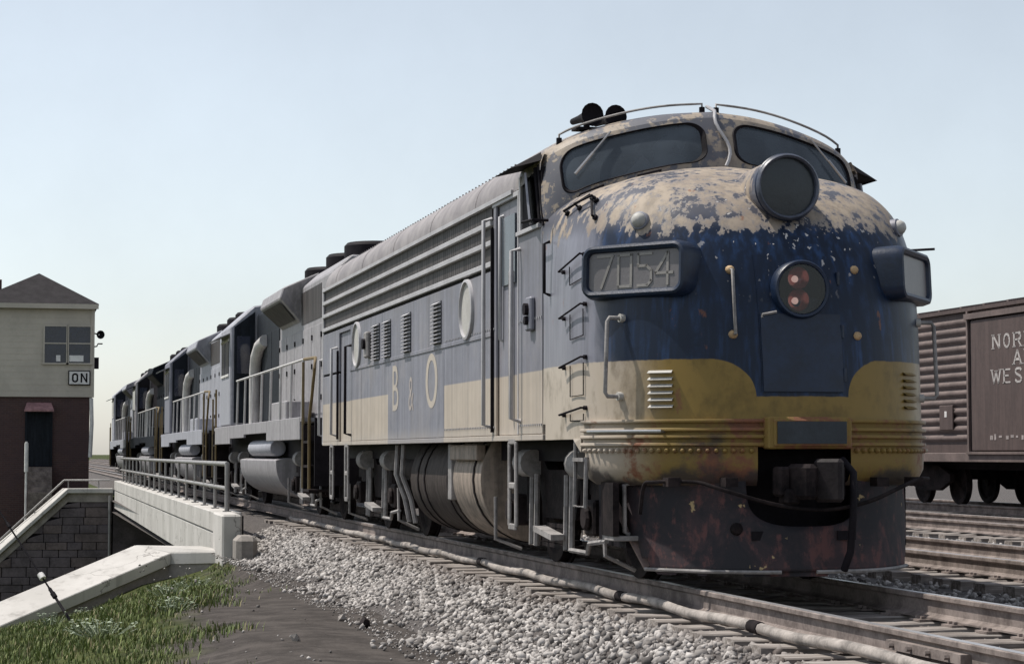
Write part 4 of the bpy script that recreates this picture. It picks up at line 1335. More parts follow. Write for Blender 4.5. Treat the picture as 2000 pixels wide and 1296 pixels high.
# B & O: drawn as thin raised paint
def side_text(body, yc, zc, size, matn='cream', sx=1.0, off=0.0):
    return text_mb(body, size, (-1.503, yc, zc), (0, -1, 0), (0, 0, 1), 0.0, off, 1.0, sx).build('lettering', matn, loco, recalc=False)
side_text('B', 9.02, 1.80, .80, 'cream', 1.05)
side_text('&', 8.0, 1.72, .58, simple('faded_lettering', (0.36, 0.32, 0.30, 1), 0.7, var=0.25, scale=5), 0.9)
mb = MB()
o_ = [(-1.503, 6.80 + .33 * math.cos(t), 1.845 + .30 * math.sin(t)) for t in [2 * math.pi * i / 40 for i in range(40)]]
i_ = [(-1.503, 6.80 + .205 * math.cos(t), 1.845 + .225 * math.sin(t)) for t in [2 * math.pi * i / 40 for i in range(40)]]
mb.loft(o_, i_); mb.build('lettering', 'cream', loco, recalc=False)
# rivet line along the sill
mb = MB()
yy = 1.95
while yy < 6.1:
    if not 2.78 < yy < 3.75:
        mb.obox((-1.503, yy, 1.30), (.006, 0, 0), (0, .009, 0), (0, 0, .009)); mb.obox((-1.503, yy, 2.235), (.006, 0, 0), (0, .009, 0), (0, 0, .009))
    yy += .075
tag(mb.build('rivets', 'trim', loco), kind='stuff')

# handrails beside the doors
def handrail(y, z0, z1, name='handrail', x=-1.5, out=.085, r=.020, matn='trim', par=loco):
    mb = MB(); mb.tube([(x, y, z0), (x - out, y, z0 + .02), (x - out, y, z1 - .02), (x, y, z1)], r, 8)
    return mb.build(name, matn, par, 60)
handrail(3.86, 1.30, 3.30, matn='trim'); handrail(2.72, 1.34, 2.90)
handrail(3.52, 2.1, 3.30, x=-1.44, out=.06); handrail(3.10, 1.35, 2.75, x=-1.42, out=.08, matn='dusty_lit')
handrail(13.62, 1.30, 2.55); handrail(12.36, 1.30, 2.52, matn='dark'); handrail(15.10, 1.3, 2.45, x=-1.46)
handrail(1.66, 2.40, 2.86, out=.05, r=.014, matn='dark')
# flat plate mirror bracket edges next to the doors
for yy, z0, z1 in ((3.79, 1.25, 3.2), (13.5, 1.25, 2.5)):
    side_box('door_edge', yy - .012, yy + .012, z0, z1, .02, .03, 'dark', loco, 0)

# ladders under the doors
def ladder(yc, z0, z1, w=.30, x=-1.49, par=loco, tilt=0.0, matn='dusty_lit'):
    mb = MB()
    f = lambda u, z: (x - tilt * (z1 - z) , yc + u, z)
    mb.bar(f(-w / 2, z1), f(-w / 2, z0), .055, .03, (1, 0, 0)); mb.bar(f(w / 2, z1), f(w / 2, z0), .055, .03, (1, 0, 0))
    for t in (0.0, .48, 1.0):
        z = z0 + (z1 - z0) * t
        mb.bar(f(-w / 2, z), f(w / 2, z), .03, .06)
    return mb.build('step_ladder', matn, par, None, .01)
ladder(3.05, .38, 1.16, .26); ladder(12.78, .42, 1.16, .24); ladder(14.15, .42, 1.16, .24)
# stirrup ladder at the front corner
mb = MB(); mb.tube([(-1.46, .98, 1.15), (-1.47, .98, .62), (-1.47, .66, .62), (-1.46, .66, 1.02)], .018, 6); mb.bar((-1.47, .66, 1.0), (-1.47, .98, 1.0), .04, .03)
mb.build('stirrup_step', 'dusty_lit', loco)

# --- nose equipment
# ladder rungs up the left cheek
def rung(pts, par=loco, r=.011, out=.07, matn='dark', name='rung'):
    """pts: two surface points (a, v)"""
    (a0, v0), (a1, v1) = pts
    p0, p1 = Vector(noseP(a0, v0)), Vector(noseP(a1, v1)); n0, n1 = noseN(a0, v0), noseN(a1, v1)
    mb = MB(); mb.tube([p0, p0 + n0 * out, p1 + n1 * out, p1], r, 6)
    mb.cyl(p0 - n0 * .01, p0 + n0 * .025, r * 2.2, 6); mb.cyl(p1 - n1 * .01, p1 + n1 * .025, r * 2.2, 6)
    return mb.build(name, matn, par, 60)
def step_plate(a0, a1, v0, v1, par):
    """cut-out toe step below each rung: three sides of a raised strap"""
    mb = MB()
    q = [Vector(noseP(a, v)) + noseN(a, v) * .012 for a, v in ((a0, v1), (a0, v0), (a1, v0), (a1, v1))]
    mb.tube(q, .005, 5)
    mb.build('toe_step', 'dark', par)
for z in (2.62, 2.21, 1.78, 1.37):
    v = 0
    for it in range(30):
        v += (z - noseP(.27, v)[2]) * .3
    r_ = rung(((.18, v), (.315, v + .012)), r=.009, out=.055)
    step_plate(.225, .305, max(v - .075, 0.004), v, r_)
rung(((.385, .74), (.30, .76)))
rung(((.225, .80), (.37, .78)), out=.05)
rung(((.375, .62), (.375, .77)), out=.045)
# front handrails on both cheeks
for sx in (-1, 1):
    mb = MB()
    p0 = nose_pt(sx * 1.26, 2.12); p1 = nose_pt(sx * 1.28, 1.50)
    n0 = Vector((sx * .98, -.22, 0)).normalized()
    mb.tube([p0, p0 + n0 * .12, p0 + n0 * .14 + Vector((0, 0, -.03)), p1 + n0 * .14 + Vector((0, 0, .03)), p1 + n0 * .12, p1], .017, 8)
    h_ = mb.build('handrail', 'dusty_lit', loco, 60)
    mb = MB(); mb.cyl(p0 - n0 * .01, p0 + n0 * .03, .035, 8); mb.cyl(p1 - n0 * .01, p1 + n0 * .03, .035, 8); mb.build('bracket', 'disc', h_, 60)
# vertical grab irons either side of the door
p0 = nose_pt(-.525, 2.48); p1 = nose_pt(-.535, 1.97)
mb = MB(); mb.tube([p0, p0 + Vector((0, -.06, 0)), p1 + Vector((0, -.06, 0)), p1], .014, 8); h_ = mb.build('grab_iron', 'dusty_lit', loco, 60)
bt = simple('rusty_bracket', (0.46, 0.31, 0.17, 1), .7, var=.35, scale=20)
for x, z in ((-.525, 2.48), (-.535, 1.97), (.515, 2.50), (.49, 1.97)):
    mb = MB(); p = nose_pt(x, z); mb.lathe([(.0, .032), (.02, .03), (.034, .014), (.036, -.02)], p, (0, -1, 0), 10); mb.build('bracket', bt, loco, 50)
# louvres low on the cheeks; left set coloured paler for the sun on it
def ring_on_nose(x0, x1, z):
    return [nose_pt(x0 + (x1 - x0) * i / 4, z) for i in range(5)]
for sx in (-1, 1):
    for i in range(6):
        z = 1.405 + i * .054
        xa, xb = (-1.115, -.965) if sx < 0 else (.965, 1.115)
        mb = MB(); up = []; lo = []; ob = []
        for q in range(5):
            x = xa + (xb - xa) * q / 4
            a, v = nose_at(x, z); n = noseN(a, v)
            up.append(nose_pt(x, z + .022) + n * .001); lo.append(nose_pt(x, z) + n * .034); ob.append(nose_pt(x, z - .004) - n * .004)
        mb.grid([up, lo, ob]); mb.build('louvre', 'disc' if sx < 0 else 'skirt', loco)
# door panel and lower plate on the nose front
def skin(x0, x1, z0, z1, off, nx=8, nz=10):
    return [[nose_pt(x0 + (x1 - x0) * i / nx, z0 + (z1 - z0) * j / nz, off) for j in range(nz + 1)] for i in range(nx + 1)]
def panel(name, x0, x1, z0, z1, off, matn, par):
    mb = MB(); A = skin(x0, x1, z0, z1, off); B = skin(x0, x1, z0, z1, -.02)
    mb.grid(A)
    edge_ = lambda G_: [G_[i][0] for i in range(len(G_))] + [G_[-1][j] for j in range(1, len(G_[0]))] + [G_[i][-1] for i in reversed(range(len(G_) - 1))] + [G_[0][j] for j in reversed(range(1, len(G_[0]) - 1))]
    mb.loft(edge_(A), edge_(B))
    return mb.build(name, matn, par, 40)
dr = panel('nose_door', -.335, .335, 1.52, 2.60, .010, 'nose', loco)
panel('door_plate', -.325, .33, 1.525, 2.13, .022, 'navy', dr)
mb = MB(); a_ = nose_pt(-.31, 2.12, .03); b_ = nose_pt(-.20, 2.14, .04); mb.tube([nose_pt(-.31, 2.10, .02), a_, b_], .010, 6); mb.build('door_handle', 'dusty_lit', dr)
for z in (1.66, 2.0, 2.42):
    mb = MB(); p = nose_pt(.345, z, .015); mb.cyl(p - Vector((0, 0, .05)), p + Vector((0, 0, .05)), .016, 8); mb.build('hinge', 'navy', dr)

# upper headlight
hz = 3.16
mb = MB()
mb.lathe([(.246, .16), (.246, .10), (.256, .05), (.266, .02), (.264, -.015), (.250, -.03), (.234, -.02), (.229, .03)], (0, -.07, hz), (0, 1, 0), 40)
hd = mb.build('headlight_housing', simple('housing_paint', (0.062, 0.070, 0.098, 1), .4, var=.4, scale=4), loco, 40)
mb = MB(); mb.lathe([(.20, 1.25), (.225, .80), (.240, .35), (.243, .155)], (0, -.07, hz), (0, 1, 0), 40); mb.build('headlight_fairing', 'nose', hd, 40)
mb = MB(); mb.lathe([(.0, -.002), (.12, .002), (.230, .012)], (0, -.07, hz), (0, 1, 0), 40); mb.build('headlight_cover', simple('painted_over_lens', (0.022, 0.028, 0.034, 1), .3, var=.2, scale=3), hd, 60)
mb = MB(); mb.lathe([(.266, 0.012), (.273, .0), (.266, -.012)], (0, -.05, hz), (0, 1, 0), 40); mb.build('headlight_rim', 'navy', hd, 60)
# oscillating light in the door
mz = 2.325
my = nose_pt(0, mz).y
mb = MB()
mb.lathe([(.222, .12), (.228, .0), (.230, -.085), (.218, -.105), (.198, -.10), (.190, -.07), (.188, .0)], (0, my, mz), (0, 1, 0), 40)
ml = mb.build('warning_light', 'navy', dr, 40)
mb = MB(); mb.disc((0, my - .022, mz), (0, -1, 0), .19, 32); mb.build('warning_light_back', 'dark', dr)
for dz in (.085, -.085):
    mb = MB(); mb.lathe([(.0, .05), (.04, .045), (.075, .015), (.088, -.015)], (-.03, my - .075, mz + dz), (0, 1, 0), 20); mb.build('reflector', 'redlens', dr, 60)
    mb = MB(); mb.lathe([(.0, -.03), (.018, -.024), (.028, 0), (.02, .03)], (-.045, my - .055, mz + dz - .005), (0, 1, 0), 12); mb.build('bulb', 'bulb', dr, 60)
mb = MB(); mb.disc((0, my - .094, mz), (0, -1, 0), .193, 32); mb.build('lens', 'lensglass', dr)
# class lights
for sx in (-1, 1):
    a, v = nose_at(sx * 1.10, 2.90); p = Vector(noseP(a, v)); n = (noseN(a, v) + Vector((0, -.25, -.2))).normalized()
    mb = MB(); mb.lathe([(.085, -.05), (.075, .03), (.062, .035), (.058, .03)], p, n, 20); c_ = mb.build('class_light', 'greyblue', loco, 40)
    mb = MB(); mb.lathe([(.0, .085), (.035, .078), (.056, .055), (.062, .03)], p, n, 20); mb.build('lens', 'disc', c_, 60)
# number boards
for sx in (-1, 1):
    # ex = reading direction (left to right as seen), n = outward normal
    if sx < 0:
        ex = Vector((.616, -.788, 0)).normalized()
    else:
        ex = Vector((.616, .788, 0)).normalized()
    ez = Vector((0, 0, 1)); n = Vector((ex.y, -ex.x, 0)); n = (n + Vector((0, 0, .04))).normalized(); ez = n.cross(ex) * -1
    ez = ex.cross(n) * -1 if ex.cross(n).z < 0 else ex.cross(n)
    cen = Vector((sx * 1.222, .185, 2.497))
    def F(u, w_, d_):
        return cen + ex * u + ez * w_ + n * d_
    W_, H_ = .94, .37
    mb = MB()
    lay = [(rrect(W_ + .07, H_ + .07, .12), -.45), (rrect(W_ + .07, H_ + .07, .11), -.06), (rrect(W_ + .04, H_ + .04, .10), -.005), (rrect(W_ - .0, H_ - .0, .08), .004), (rrect(W_ - .05, H_ - .05, .06), -.008), (rrect(W_ - .07, H_ - .07, .05), -.035)]
    for (l0, d0), (l1, d1) in zip(lay, lay[1:]):
        mb.loft([F(u, w_, d0) for u, w_ in l0], [F(u, w_, d1) for u, w_ in l1])
    nb = mb.build('number_board', 'navy' if sx > 0 else 'navy', loco, 40)
    mb = MB(); mb.add([F(u, w_, -.034) for u, w_ in rrect(W_ - .065, H_ - .065, .05)], [tuple(range(24))]); mb.build('number_face', 'board', nb)
    # digits 7 0 5 4 in thin strokes
    st = {'7': [[(-.07, .125), (.075, .125), (-.03, -.125)]], '0': [[(-.062, .125), (.062, .125), (.062, -.125), (-.062, -.125), (-.062, .125)]],
          '5': [[(.065, .125), (-.06, .125), (-.06, .03), (.02, .03), (.065, -.01), (.065, -.09), (.03, -.125), (-.06, -.125)]],
          '4': [[(.03, -.125), (.03, .125), (-.085, -.035), (.075, -.035)]]}
    if sx > 0:
        continue
    dg = MB()
    for i, c in enumerate('7054'):
        u0 = (-.28, -.085, .105, .295)[i]
        for pl in st[c]:
            for (ua, wa), (ub, wb) in zip(pl, pl[1:]):
                A, B = F(u0 + ua, wa, -.030), F(u0 + ub, wb, -.030)
                dgd = (B - A).normalized() * .009
                dg.bar(A - dgd, B + dgd, .022, .004, n)
    dg.build('digit', 'digit', nb)

# --- anticlimber bands, skirt and pilot
def band(name, z0, z1, off0, off1, a0, a1, matn, par=loco, n=60, lip=None):
    mb = MB(); P = []
    for i in range(n + 1):
        a = a0 + (a1 - a0) * i / n
        q = plan(a, off0); p = plan(a, off1); r_ = plan(a, -.08)
        P.append([(r_[0], r_[1], z1), (q[0], q[1], z1), (p[0], p[1], (z0 + z1) / 2 + .004), (p[0], p[1], z0 + .006), (q[0], q[1], z0), (r_[0], r_[1], z0)])
    mb.grid(P)
    return mb.build(name, matn, par, 35)
AS = .30
mb = MB(); P = []
for sx in (-1, 1):
    P = []
    for i in range(13):
        a = .02 + (AS - .02) * i / 12; q = plan(a, .0)
        P.append([(-sx * q[0] * -1 if False else sx * abs(q[0]), q[1], 1.165), (sx * abs(q[0]), q[1], 1.302)])
    mb = MB(); mb.grid(P); mb.build('nose_apron', 'nose', loco, 40)
    q = plan(AS - .012, .008); q2 = plan(AS - .06, .008)
    mb = MB(); mb.prism([(sx * abs(q2[0]), q2[1], 1.17), (sx * abs(q[0]), q[1], 1.17), (sx * abs(q[0]), q[1], 1.06), (sx * abs(q[0]), q[1] + .04, 1.07), (sx * abs(q2[0]), q2[1] - .05, 1.14)], (-sx * .05, 0, 0)); mb.build('corner_bracket', 'nose', loco)
band('nose_rail', 1.288, 1.315, .030, .034, AS, 2 - AS, 'skirt')
band('anticlimber_recess', 1.10, 1.288, .004, .004, AS, 2 - AS, 'skirt')
for z in (1.235, 1.180, 1.120):
    for a0, a1 in ((AS, .905), (1.10, 2 - AS)):
        band('anticlimber_ridge', z - .014, z + .014, .030, .036, a0, a1, 'skirt', loco, 40)
mb = MB(); hb = []
for i in range(9):
    a = .36 + .26 * i / 8; q = plan(a, .075); hb.append((q[0], q[1], 1.222))
q0 = plan(.36, .0); q1 = plan(.62, .0)
mb.tube([(q0[0], q0[1], 1.222)] + hb + [(q1[0], q1[1], 1.222)], .015, 6); mb.build('grab_iron', 'steel', loco, 60)
# coupler box plate between the bands
mb = MB(); mb.box(-.34, .345, -.50, -.36, 1.085, 1.33); mb.box(-.30, .305, -.515, -.49, 1.10, 1.315)
mb.build('centre_box', 'skirt', loco, None, .012)
mb = MB(); mb.box(-.275, .29, -.525, -.516, 1.125, 1.295); mb.build('centre_plate', simple('slate_plate', (0.022, 0.030, 0.040, 1), .5, var=.3, scale=3), loco)
# rivets
mb = MB()
i = 0
for i in range(58):
    a = .322 + (1.356) * i / 57
    if .88 < a < 1.12:
        continue
    q = plan(a, .028)
    mb.lathe([(.0, .024), (.014, .018), (.022, -.01)], (q[0], q[1], 1.072), (q[0] * .5, q[1] - 1.0, 0), 7)
tag(mb.build('rivets', 'skirt', loco, 60), kind='stuff')
# skirt below the bands
def skirt(a0, a1, n):
    mb = MB(); P = []
    for i in range(n + 1):
        a = a0 + (a1 - a0) * i / n
        pr_ = []
        for off, z in ((.012, 1.102), (.014, 1.0), (.01, .92), (-.03, .84), (-.10, .80)):
            q = plan(a, off); pr_.append((q[0], q[1], z))
        P.append(pr_)
    mb.grid(P); return mb
skirt(.315, .885, 40).build('skirt', 'skirt', loco, 40)
skirt(1.115, 1.685, 40).build('skirt', 'skirt', loco, 40)
# pilot plate: flatter curve, raked, with a coupler opening
def pilot_pt(s_, z):
    """s -1..1 across"""
    t = (1.06 - z) / .92
    w = 1.28 - .14 * t
    yf = -.36 - .10 * t
    yb = .62 - .34 * t
    x = w * s_
    return Vector((x, yf + (yb - yf) * abs(s_) ** 2.6, z))
def pilot_strip(s0, s1, z0, z1, ns, nz, name='pilot_plate'):
    mb = MB(); mb.grid([[pilot_pt(s0 + (s1 - s0) * i / ns, z0 + (z1 - z0) * j / nz) for j in range(nz + 1)] for i in range(ns + 1)])
    o_ = mb.build(name, 'pilot', loco, 40)
    m_ = o_.modifiers.new('thick', 'SOLIDIFY'); m_.thickness = .025; m_.offset = -1
    return o_
# one plate with a rounded hole
def pS(a, b):
    return pilot_pt(-1 + 2 * a, .15 + b * (.86 - .15))
def pilot_with_hole():
    nx, nz = 72, 28
    mb = MB(); V = {}
    def inside(x, z):
        cx, cz, w, h, n_ = .0, .80, .46, .31, 3.2
        return (abs(x - cx) / w) ** n_ + (abs(z - cz) / h) ** n_ < 1
    P = [[pilot_pt(-1 + 2 * i / nx, .15 + .86 * j / nz * .83) for j in range(nz + 1)] for i in range(nx + 1)]
    # snap grid points near the hole outline onto it
    for i in range(nx + 1):
        for j in range(nz + 1):
            p = P[i][j]; dx, dz = p.x - 0.0, p.z - .80
            r_ = ((abs(dx) / .46) ** 3.2 + (abs(dz) / .31) ** 3.2) ** (1 / 3.2)
            if .88 < r_ < 1.12:
                x, z = dx / r_, .80 + dz / r_
                t = (1.06 - z) / .92
                P[i][j] = pilot_pt(x / (1.28 - .14 * t), z)
    vs = [p for r_ in P for p in r_]
    fs = []
    for i in range(nx):
        for j in range(nz):
            c = (P[i][j] + P[i + 1][j] + P[i + 1][j + 1] + P[i][j + 1]) / 4
            if not inside(c.x, c.z):
                # left and right lower corners are cut away
                if c.z < .62 and abs(c.x) > 1.27 - (.62 - c.z) * .42:
                    continue
                fs.append((i * (nz + 1) + j, (i + 1) * (nz + 1) + j, (i + 1) * (nz + 1) + j + 1, i * (nz + 1) + j + 1))
    mb.add(vs, fs)
    o_ = mb.build('pilot', 'pilot', loco, 40)
    m_ = o_.modifiers.new('thick', 'SOLIDIFY'); m_.thickness = .025
    return o_
pil = pilot_with_hole()
mb = MB()
for s0, s1 in ((-.97, -.2), (.05, .97)):
    pts = [pilot_pt(s0 + (s1 - s0) * i / 14, .155) + Vector((0, -.012, -.01)) for i in range(15)]
    mb.tube(pts, .016, 6)
mb.build('bottom_edge', 'dusty_lit', pil)
# lower lip pieces
mb = MB()
for s0, s1 in ((-.93, -.80), (-.72, -.64), (-.45, .15)):
    mb.prism([pilot_pt(s0, .15), pilot_pt(s1, .15), pilot_pt(s1 - .02, .11), pilot_pt(s0 + .02, .11)], (0, .02, 0))
mb.build('wear_lip', 'pilot', pil)
# side braces seen at the left end
mb = MB()
for s_, xo in ((-1.0, 0.0), (-.97, .10)):
    mb.bar((-1.27 + xo, .52 - xo, .66), (-1.06 + xo, .30 - xo, .16), .07, .03, (0, 1, 0))
mb.build('brace', simple('brace_paint', (0.20, 0.15, 0.14, 1), .8, var=.3, scale=5), pil)
# inner dark pocket behind the opening
mb = MB(); mb.box(-.62, .62, .0, .9, .35, 1.09); mb.build('coupler_pocket', 'dark', loco)
mb = MB(); mb.box(-1.2, 1.2, .42, 1.2, .3, 1.2); mb.build('pilot_frame', 'dark', loco)
mb = MB(); mb.box(-.56, -.47, -.22, .1, .45, 1.09); mb.box(.47, .56, -.22, .1, .45, 1.09); mb.build('pocket_side', 'dark', loco)
# coupler: shank, head, knuckle
mb = MB(); mb.box(-.10, .10, -.55, .1, .74, .95); cp = mb.build('coupler', 'dark', loco, None, .02)
mb = MB()
mb.prism([(-.20, -.52, .70), (-.14, -.68, .70), (-.06, -.72, .70), (.0, -.64, .70), (.16, -.56, .70), (.23, -.64, .70), (.26, -.50, .70), (.12, -.36, .70), (-.14, -.36, .70)], (0, 0, .27))
mb.build('coupler_head', 'grime', cp, None, .03)
mb = MB(); mb.prism([(-.02, -.62, .68), (.14, -.76, .68), (.20, -.70, .68), (.14, -.58, .68), (.02, -.52, .68)], (0, 0, .33)); mb.build('knuckle', simple('coupler_steel', (0.024, 0.020, 0.021, 1), .6, var=.3, scale=6), cp, None, .025)
mb = MB(); mb.box(-.24, -.12, -.60, -.42, .66, .78); mb.box(-.28, -.18, -.56, -.40, .72, .95); mb.build('guard_arm', 'grime', cp, None, .02)
# uncoupling lever across the front
mb = MB()
lv = [(-1.22, -.02, .58), (-1.20, -.06, .80), (-1.14, -.14, .83), (-.86, -.32, .83), (-.72, -.45, .78), (-.3, -.55, .66), (.08, -.58, .62), (.45, -.55, .68), (.75, -.44, .78), (1.0, -.28, .85), (1.16, -.10, .85)]
mb.tube([catmull(lv, i / 40) for i in range(41)], .016, 6); lev = mb.build('uncoupling_lever', 'grime', loco, 60)
mb = MB()
for x, y in ((-1.02, -.24), (-.62, -.42), (.62, -.42), (.98, -.26)):
    mb.obox((x, y + .04, .83), (.05, 0, 0), (0, .07, 0), (0, 0, .035))
mb.build('bracket', 'grime', lev)
mb = MB(); hp = pilot_pt(-.985, .6) + Vector((-.02, -.04, .03)); mb.tube([hp + Vector((0.02, 0, -.22)), hp + Vector((-.02, -.02, -.2)), hp + Vector((-.02, -.02, .17)), hp + Vector((.10, -.03, .19))], .02, 6); mb.build('grab_iron', 'dusty_lit', pil, 60)
# air hose right of the coupler and small slots
mb = MB(); mb.tube([(.28, -.45, 1.0), (.30, -.62, .9), (.28, -.66, .6), (.27, -.62, .3), (.25, -.54, .16)], .03, 8); mb.build('air_hose', 'dark', loco, 60)
for s_ in (-.36, .22):
    mb = MB(); p = pilot_pt(s_, .42); mb.obox(p + Vector((.06, -.014, 0)), (.075, 0, 0), (0, .006, 0), (0, 0, .035)); mb.build('slot', 'dark', pil)
mb = MB(); p = pilot_pt(-.45, .47); mb.lathe([(.0, .03), (.03, .03), (.05, .01), (.05, -.02)], p, (0, -1, 0), 12); mb.build('plug', 'grime', pil, 50)
# front corner step box
mb = MB(); mb.box(-1.34, -1.0, .30, .62, .36, .40); mb.build('corner_step', 'dusty_lit', loco, None, .005)
mb = MB(); mb.box(-1.35, -1.30, .28, .62, .40, .82); mb.box(-1.33, -1.02, .60, .64, .40, .80); mb.build('step_bracket', 'grime', loco)

# --- roof equipment
hn = MB()
hb_ = Vector((-.90, 2.15, 3.965))
hn.box(-1.16, -.50, 2.05, 2.2, 3.905, 3.93)
hn.build('horn_bracket', 'dark', roof)
for i, (dx, dy) in enumerate(((-.12, 0.0), (.11, 0.05))):
    mb = MB(); mb.lathe([(.03, .45), (.035, .30), (.05, .12), (.09, .0), (.105, -.035), (.095, -.03), (.03, .2)], (hb_.x + dx, hb_.y - .1 + dy, hb_.z + .07), (-.1, 1, 0.02), 16); mb.build('horn', 'dark', roof, 50)
    mb = MB(); mb.lathe([(.0, .02), (.05, .01), (.09, -.01)], (hb_.x + dx, hb_.y - .1 + dy, hb_.z + .07), (-.1, 1, .02), 16); mb.build('horn_mouth', 'dark', roof, 50)
mb = MB(); mb.cyl((-1.02, 2.2, 3.92), (-1.02, 2.2, 4.03), .03, 6); mb.cyl((-.80, 2.25, 3.92), (-.80, 2.25, 4.03), .03, 6); mb.build('horn_stand', 'dark', roof)
# curved roof grab rails over each screen
for sx in (-1, 1):
    pts = []
    for i in range(15):
        a = .97 - .70 * i / 14
        p = roofP(a, .30); pts.append(Vector((-sx * abs(p[0]) * -1 if False else sx * abs(p[0]), p[1], p[2] + .075)))
    mb = MB(); mb.tube([pts[0] - Vector((0, 0, .08))] + pts + [pts[-1] - Vector((0, 0, .09))], .011, 6)
    mb.build('roof_grab_rail', 'dusty_lit', roof, 60)
    for q in (pts[0], pts[-1]):
        mb = MB(); mb.cyl(q - Vector((0, 0, .10)), q - Vector((0, 0, .03)), .026, 6); mb.build('rail_foot', 'dark', roof)
# centre pillar cable
mb = MB(); mb.tube([Vector(cabS(1, b)) + Vector((.02 + .05 * math.sin(b * 5), -.025, 0)) for b in [i / 8 for i in range(9)]] + [Vector(roofP(1, .12)) + Vector((0, 0, .02)), Vector(roofP(.99, .3)) + Vector((0, 0, .05))], .016, 6); mb.build('cable', 'trim', loco, 60)
mb = MB(); mb.add([Vector((-.4, 4.5, 4.06)), ], []) if False else mb.box(-.35, .35, 4.6, 5.4, 4.04, 4.16); mb.build('roof_hatch', 'roof', roof, None, .03)
for yy in (7.0, 8.4, 12.4, 13.8):
    mb = MB(); mb.lathe([(.0, .16), (.48, .16), (.55, .10), (.58, -.1)], (0, yy, 4.06), (0, 0, 1), 24); mb.build('roof_fan', 'roof', roof, 40)
# mirrors and arms on both sides of the cab
mb = MB(); mb.tube([(-1.5, 1.72, 3.05), (-1.64, 1.70, 3.05), (-1.66, 2.0, 3.06)], .014, 6); mb.build('mirror_arm', 'dark', loco)
mb = MB(); mb.tube([(1.42, .95, 2.78), (1.72, .92, 2.80)], .012, 6); mb.build('marker_arm', 'dark', loco)

# --- running gear
whl = MB()
whl.lathe([(.0, -.06), (.10, -.06), (.10, -.035), (.38, -.02), (.43, -.055), (.508, -.055), (.508, .045), (.535, .05), (.535, .075), (.43, .075), (.38, .03), (.10, .05), (.10, .08), (.0, .08)], (0, 0, 0), (-1, 0, 0), 32)
def truck(yc, root, wb=1.37, hub=True):
    fm = MB(); fm.box(-.55, .55, yc - 1.75, yc + 1.75, .62, .86)
    for sx in (-1, 1):
        x0 = sx * 1.03; poly = [(-1.95, .72), (-1.95, .90), (-1.75, .98), (-.55, .98), (-.40, .90), (.40, .90), (.55, .98), (1.75, .98), (1.95, .90), (1.95, .72), (1.70, .72), (1.60, .40), (1.14, .40), (1.05, .70), (.70, .74), (.55, .46), (-.55, .46), (-.70, .74), (-1.05, .70), (-1.14, .40), (-1.60, .40), (-1.70, .72)]
        fm.prism([(x0, yc + a, b) for a, b in poly], (sx * .10, 0, 0))
    tr = fm.build('truck_frame', 'grime', root)
    for sx in (-1, 1):
        for dy in (-wb, wb):
            me = WH
            o_ = inst('wheel', me, (sx * .755, yc + dy, .508), tr, (0, 0, 0 if sx > 0 else math.pi))
            mb = MB(); mb.box(*sorted((sx * 1.03, sx * 1.24)), yc + dy - .15, yc + dy + .15, .36, .66); mb.cyl((sx * 1.24, yc + dy, .51), (sx * 1.29, yc + dy, .51), .11, 10)
            mb.build('journal_box', 'grime', tr, None, .02)
            mb = MB(); mb.cyl((sx * 1.14, yc + dy * 1.0 + (.42 if dy < 0 else -.42), .50), (sx * 1.14, yc + dy + (.42 if dy < 0 else -.42), .95), .055, 8)
            mb.build('spring', 'grime', tr, 40)
        # leaf spring pack and swing hangers
        mb = MB()
        for i in range(5):
            w_ = .60 - .08 * i; mb.box(*sorted((sx * 1.06, sx * 1.17)), yc - w_, yc + w_, .20 + .045 * i, .238 + .045 * i)
        mb.build('leaf_spring', 'grime', tr)
        for dy in (-.62, .62):
            mb = MB(); mb.tube([(sx * 1.20, yc + dy - .09, .86), (sx * 1.21, yc + dy - .09, .20), (sx * 1.21, yc + dy + .09, .20), (sx * 1.20, yc + dy + .09, .86)], .028, 6)
            mb.build('swing_hanger', 'dusty_lit', tr, 50)
        # brake cylinders and rigging
        for dy in (-.95, .95):
            mb = MB(); mb.cyl((sx * 1.20, yc + dy - .28, .96), (sx * 1.20, yc + dy + .05, .96), .13, 14); mb.cyl((sx * 1.20, yc + dy + .05, .96), (sx * 1.20, yc + dy + .3, .96), .03, 8)
            mb.build('brake_cylinder', 'dusty_lit', tr, 40)
        for dy in (-2.03, -.66, .70, 2.03):
            mb = MB(); mb.tube([(sx * .86, yc + dy, .80), (sx * .87, yc + dy * 1.005, .55), (sx * .86, yc + dy, .26)], .03, 6)
            mb.obox((sx * .78, yc + dy, .50), (.07, 0, 0), (0, .045, 0), (0, 0, .17))
            mb.build('brake_shoe', 'grime', tr)
        mb = MB(); mb.tube([(sx * 1.26, yc - 1.98, .34), (sx * 1.27, yc - 1.5, .30), (sx * 1.27, yc - 1.45, .22), (sx * 1.27, yc - .9, .22)], .022, 6)
        mb.tube([(sx * 1.26, yc + 1.98, .62), (sx * 1.26, yc + 1.98, .2), (sx * 1.0, yc + 1.94, .10)], .02, 6)
        mb.tube([(sx * 1.26, yc - 1.90, .62), (sx * 1.26, yc - 1.94, .22), (sx * 1.0, yc - 1.92, .10)], .02, 6)
        mb.build('sand_pipe', 'dusty_lit', tr, 50)
        mb = MB(); mb.obox((sx * 1.30, yc - .25, .345), (.06, 0, 0), (0, .32, .03), (0, 0, .025)); mb.build('safety_hanger', 'dusty_lit', tr)
    return tr
WH = whl.mesh('wheel', 'grime', 30)
truck(2.75, loco); truck(12.0, loco)

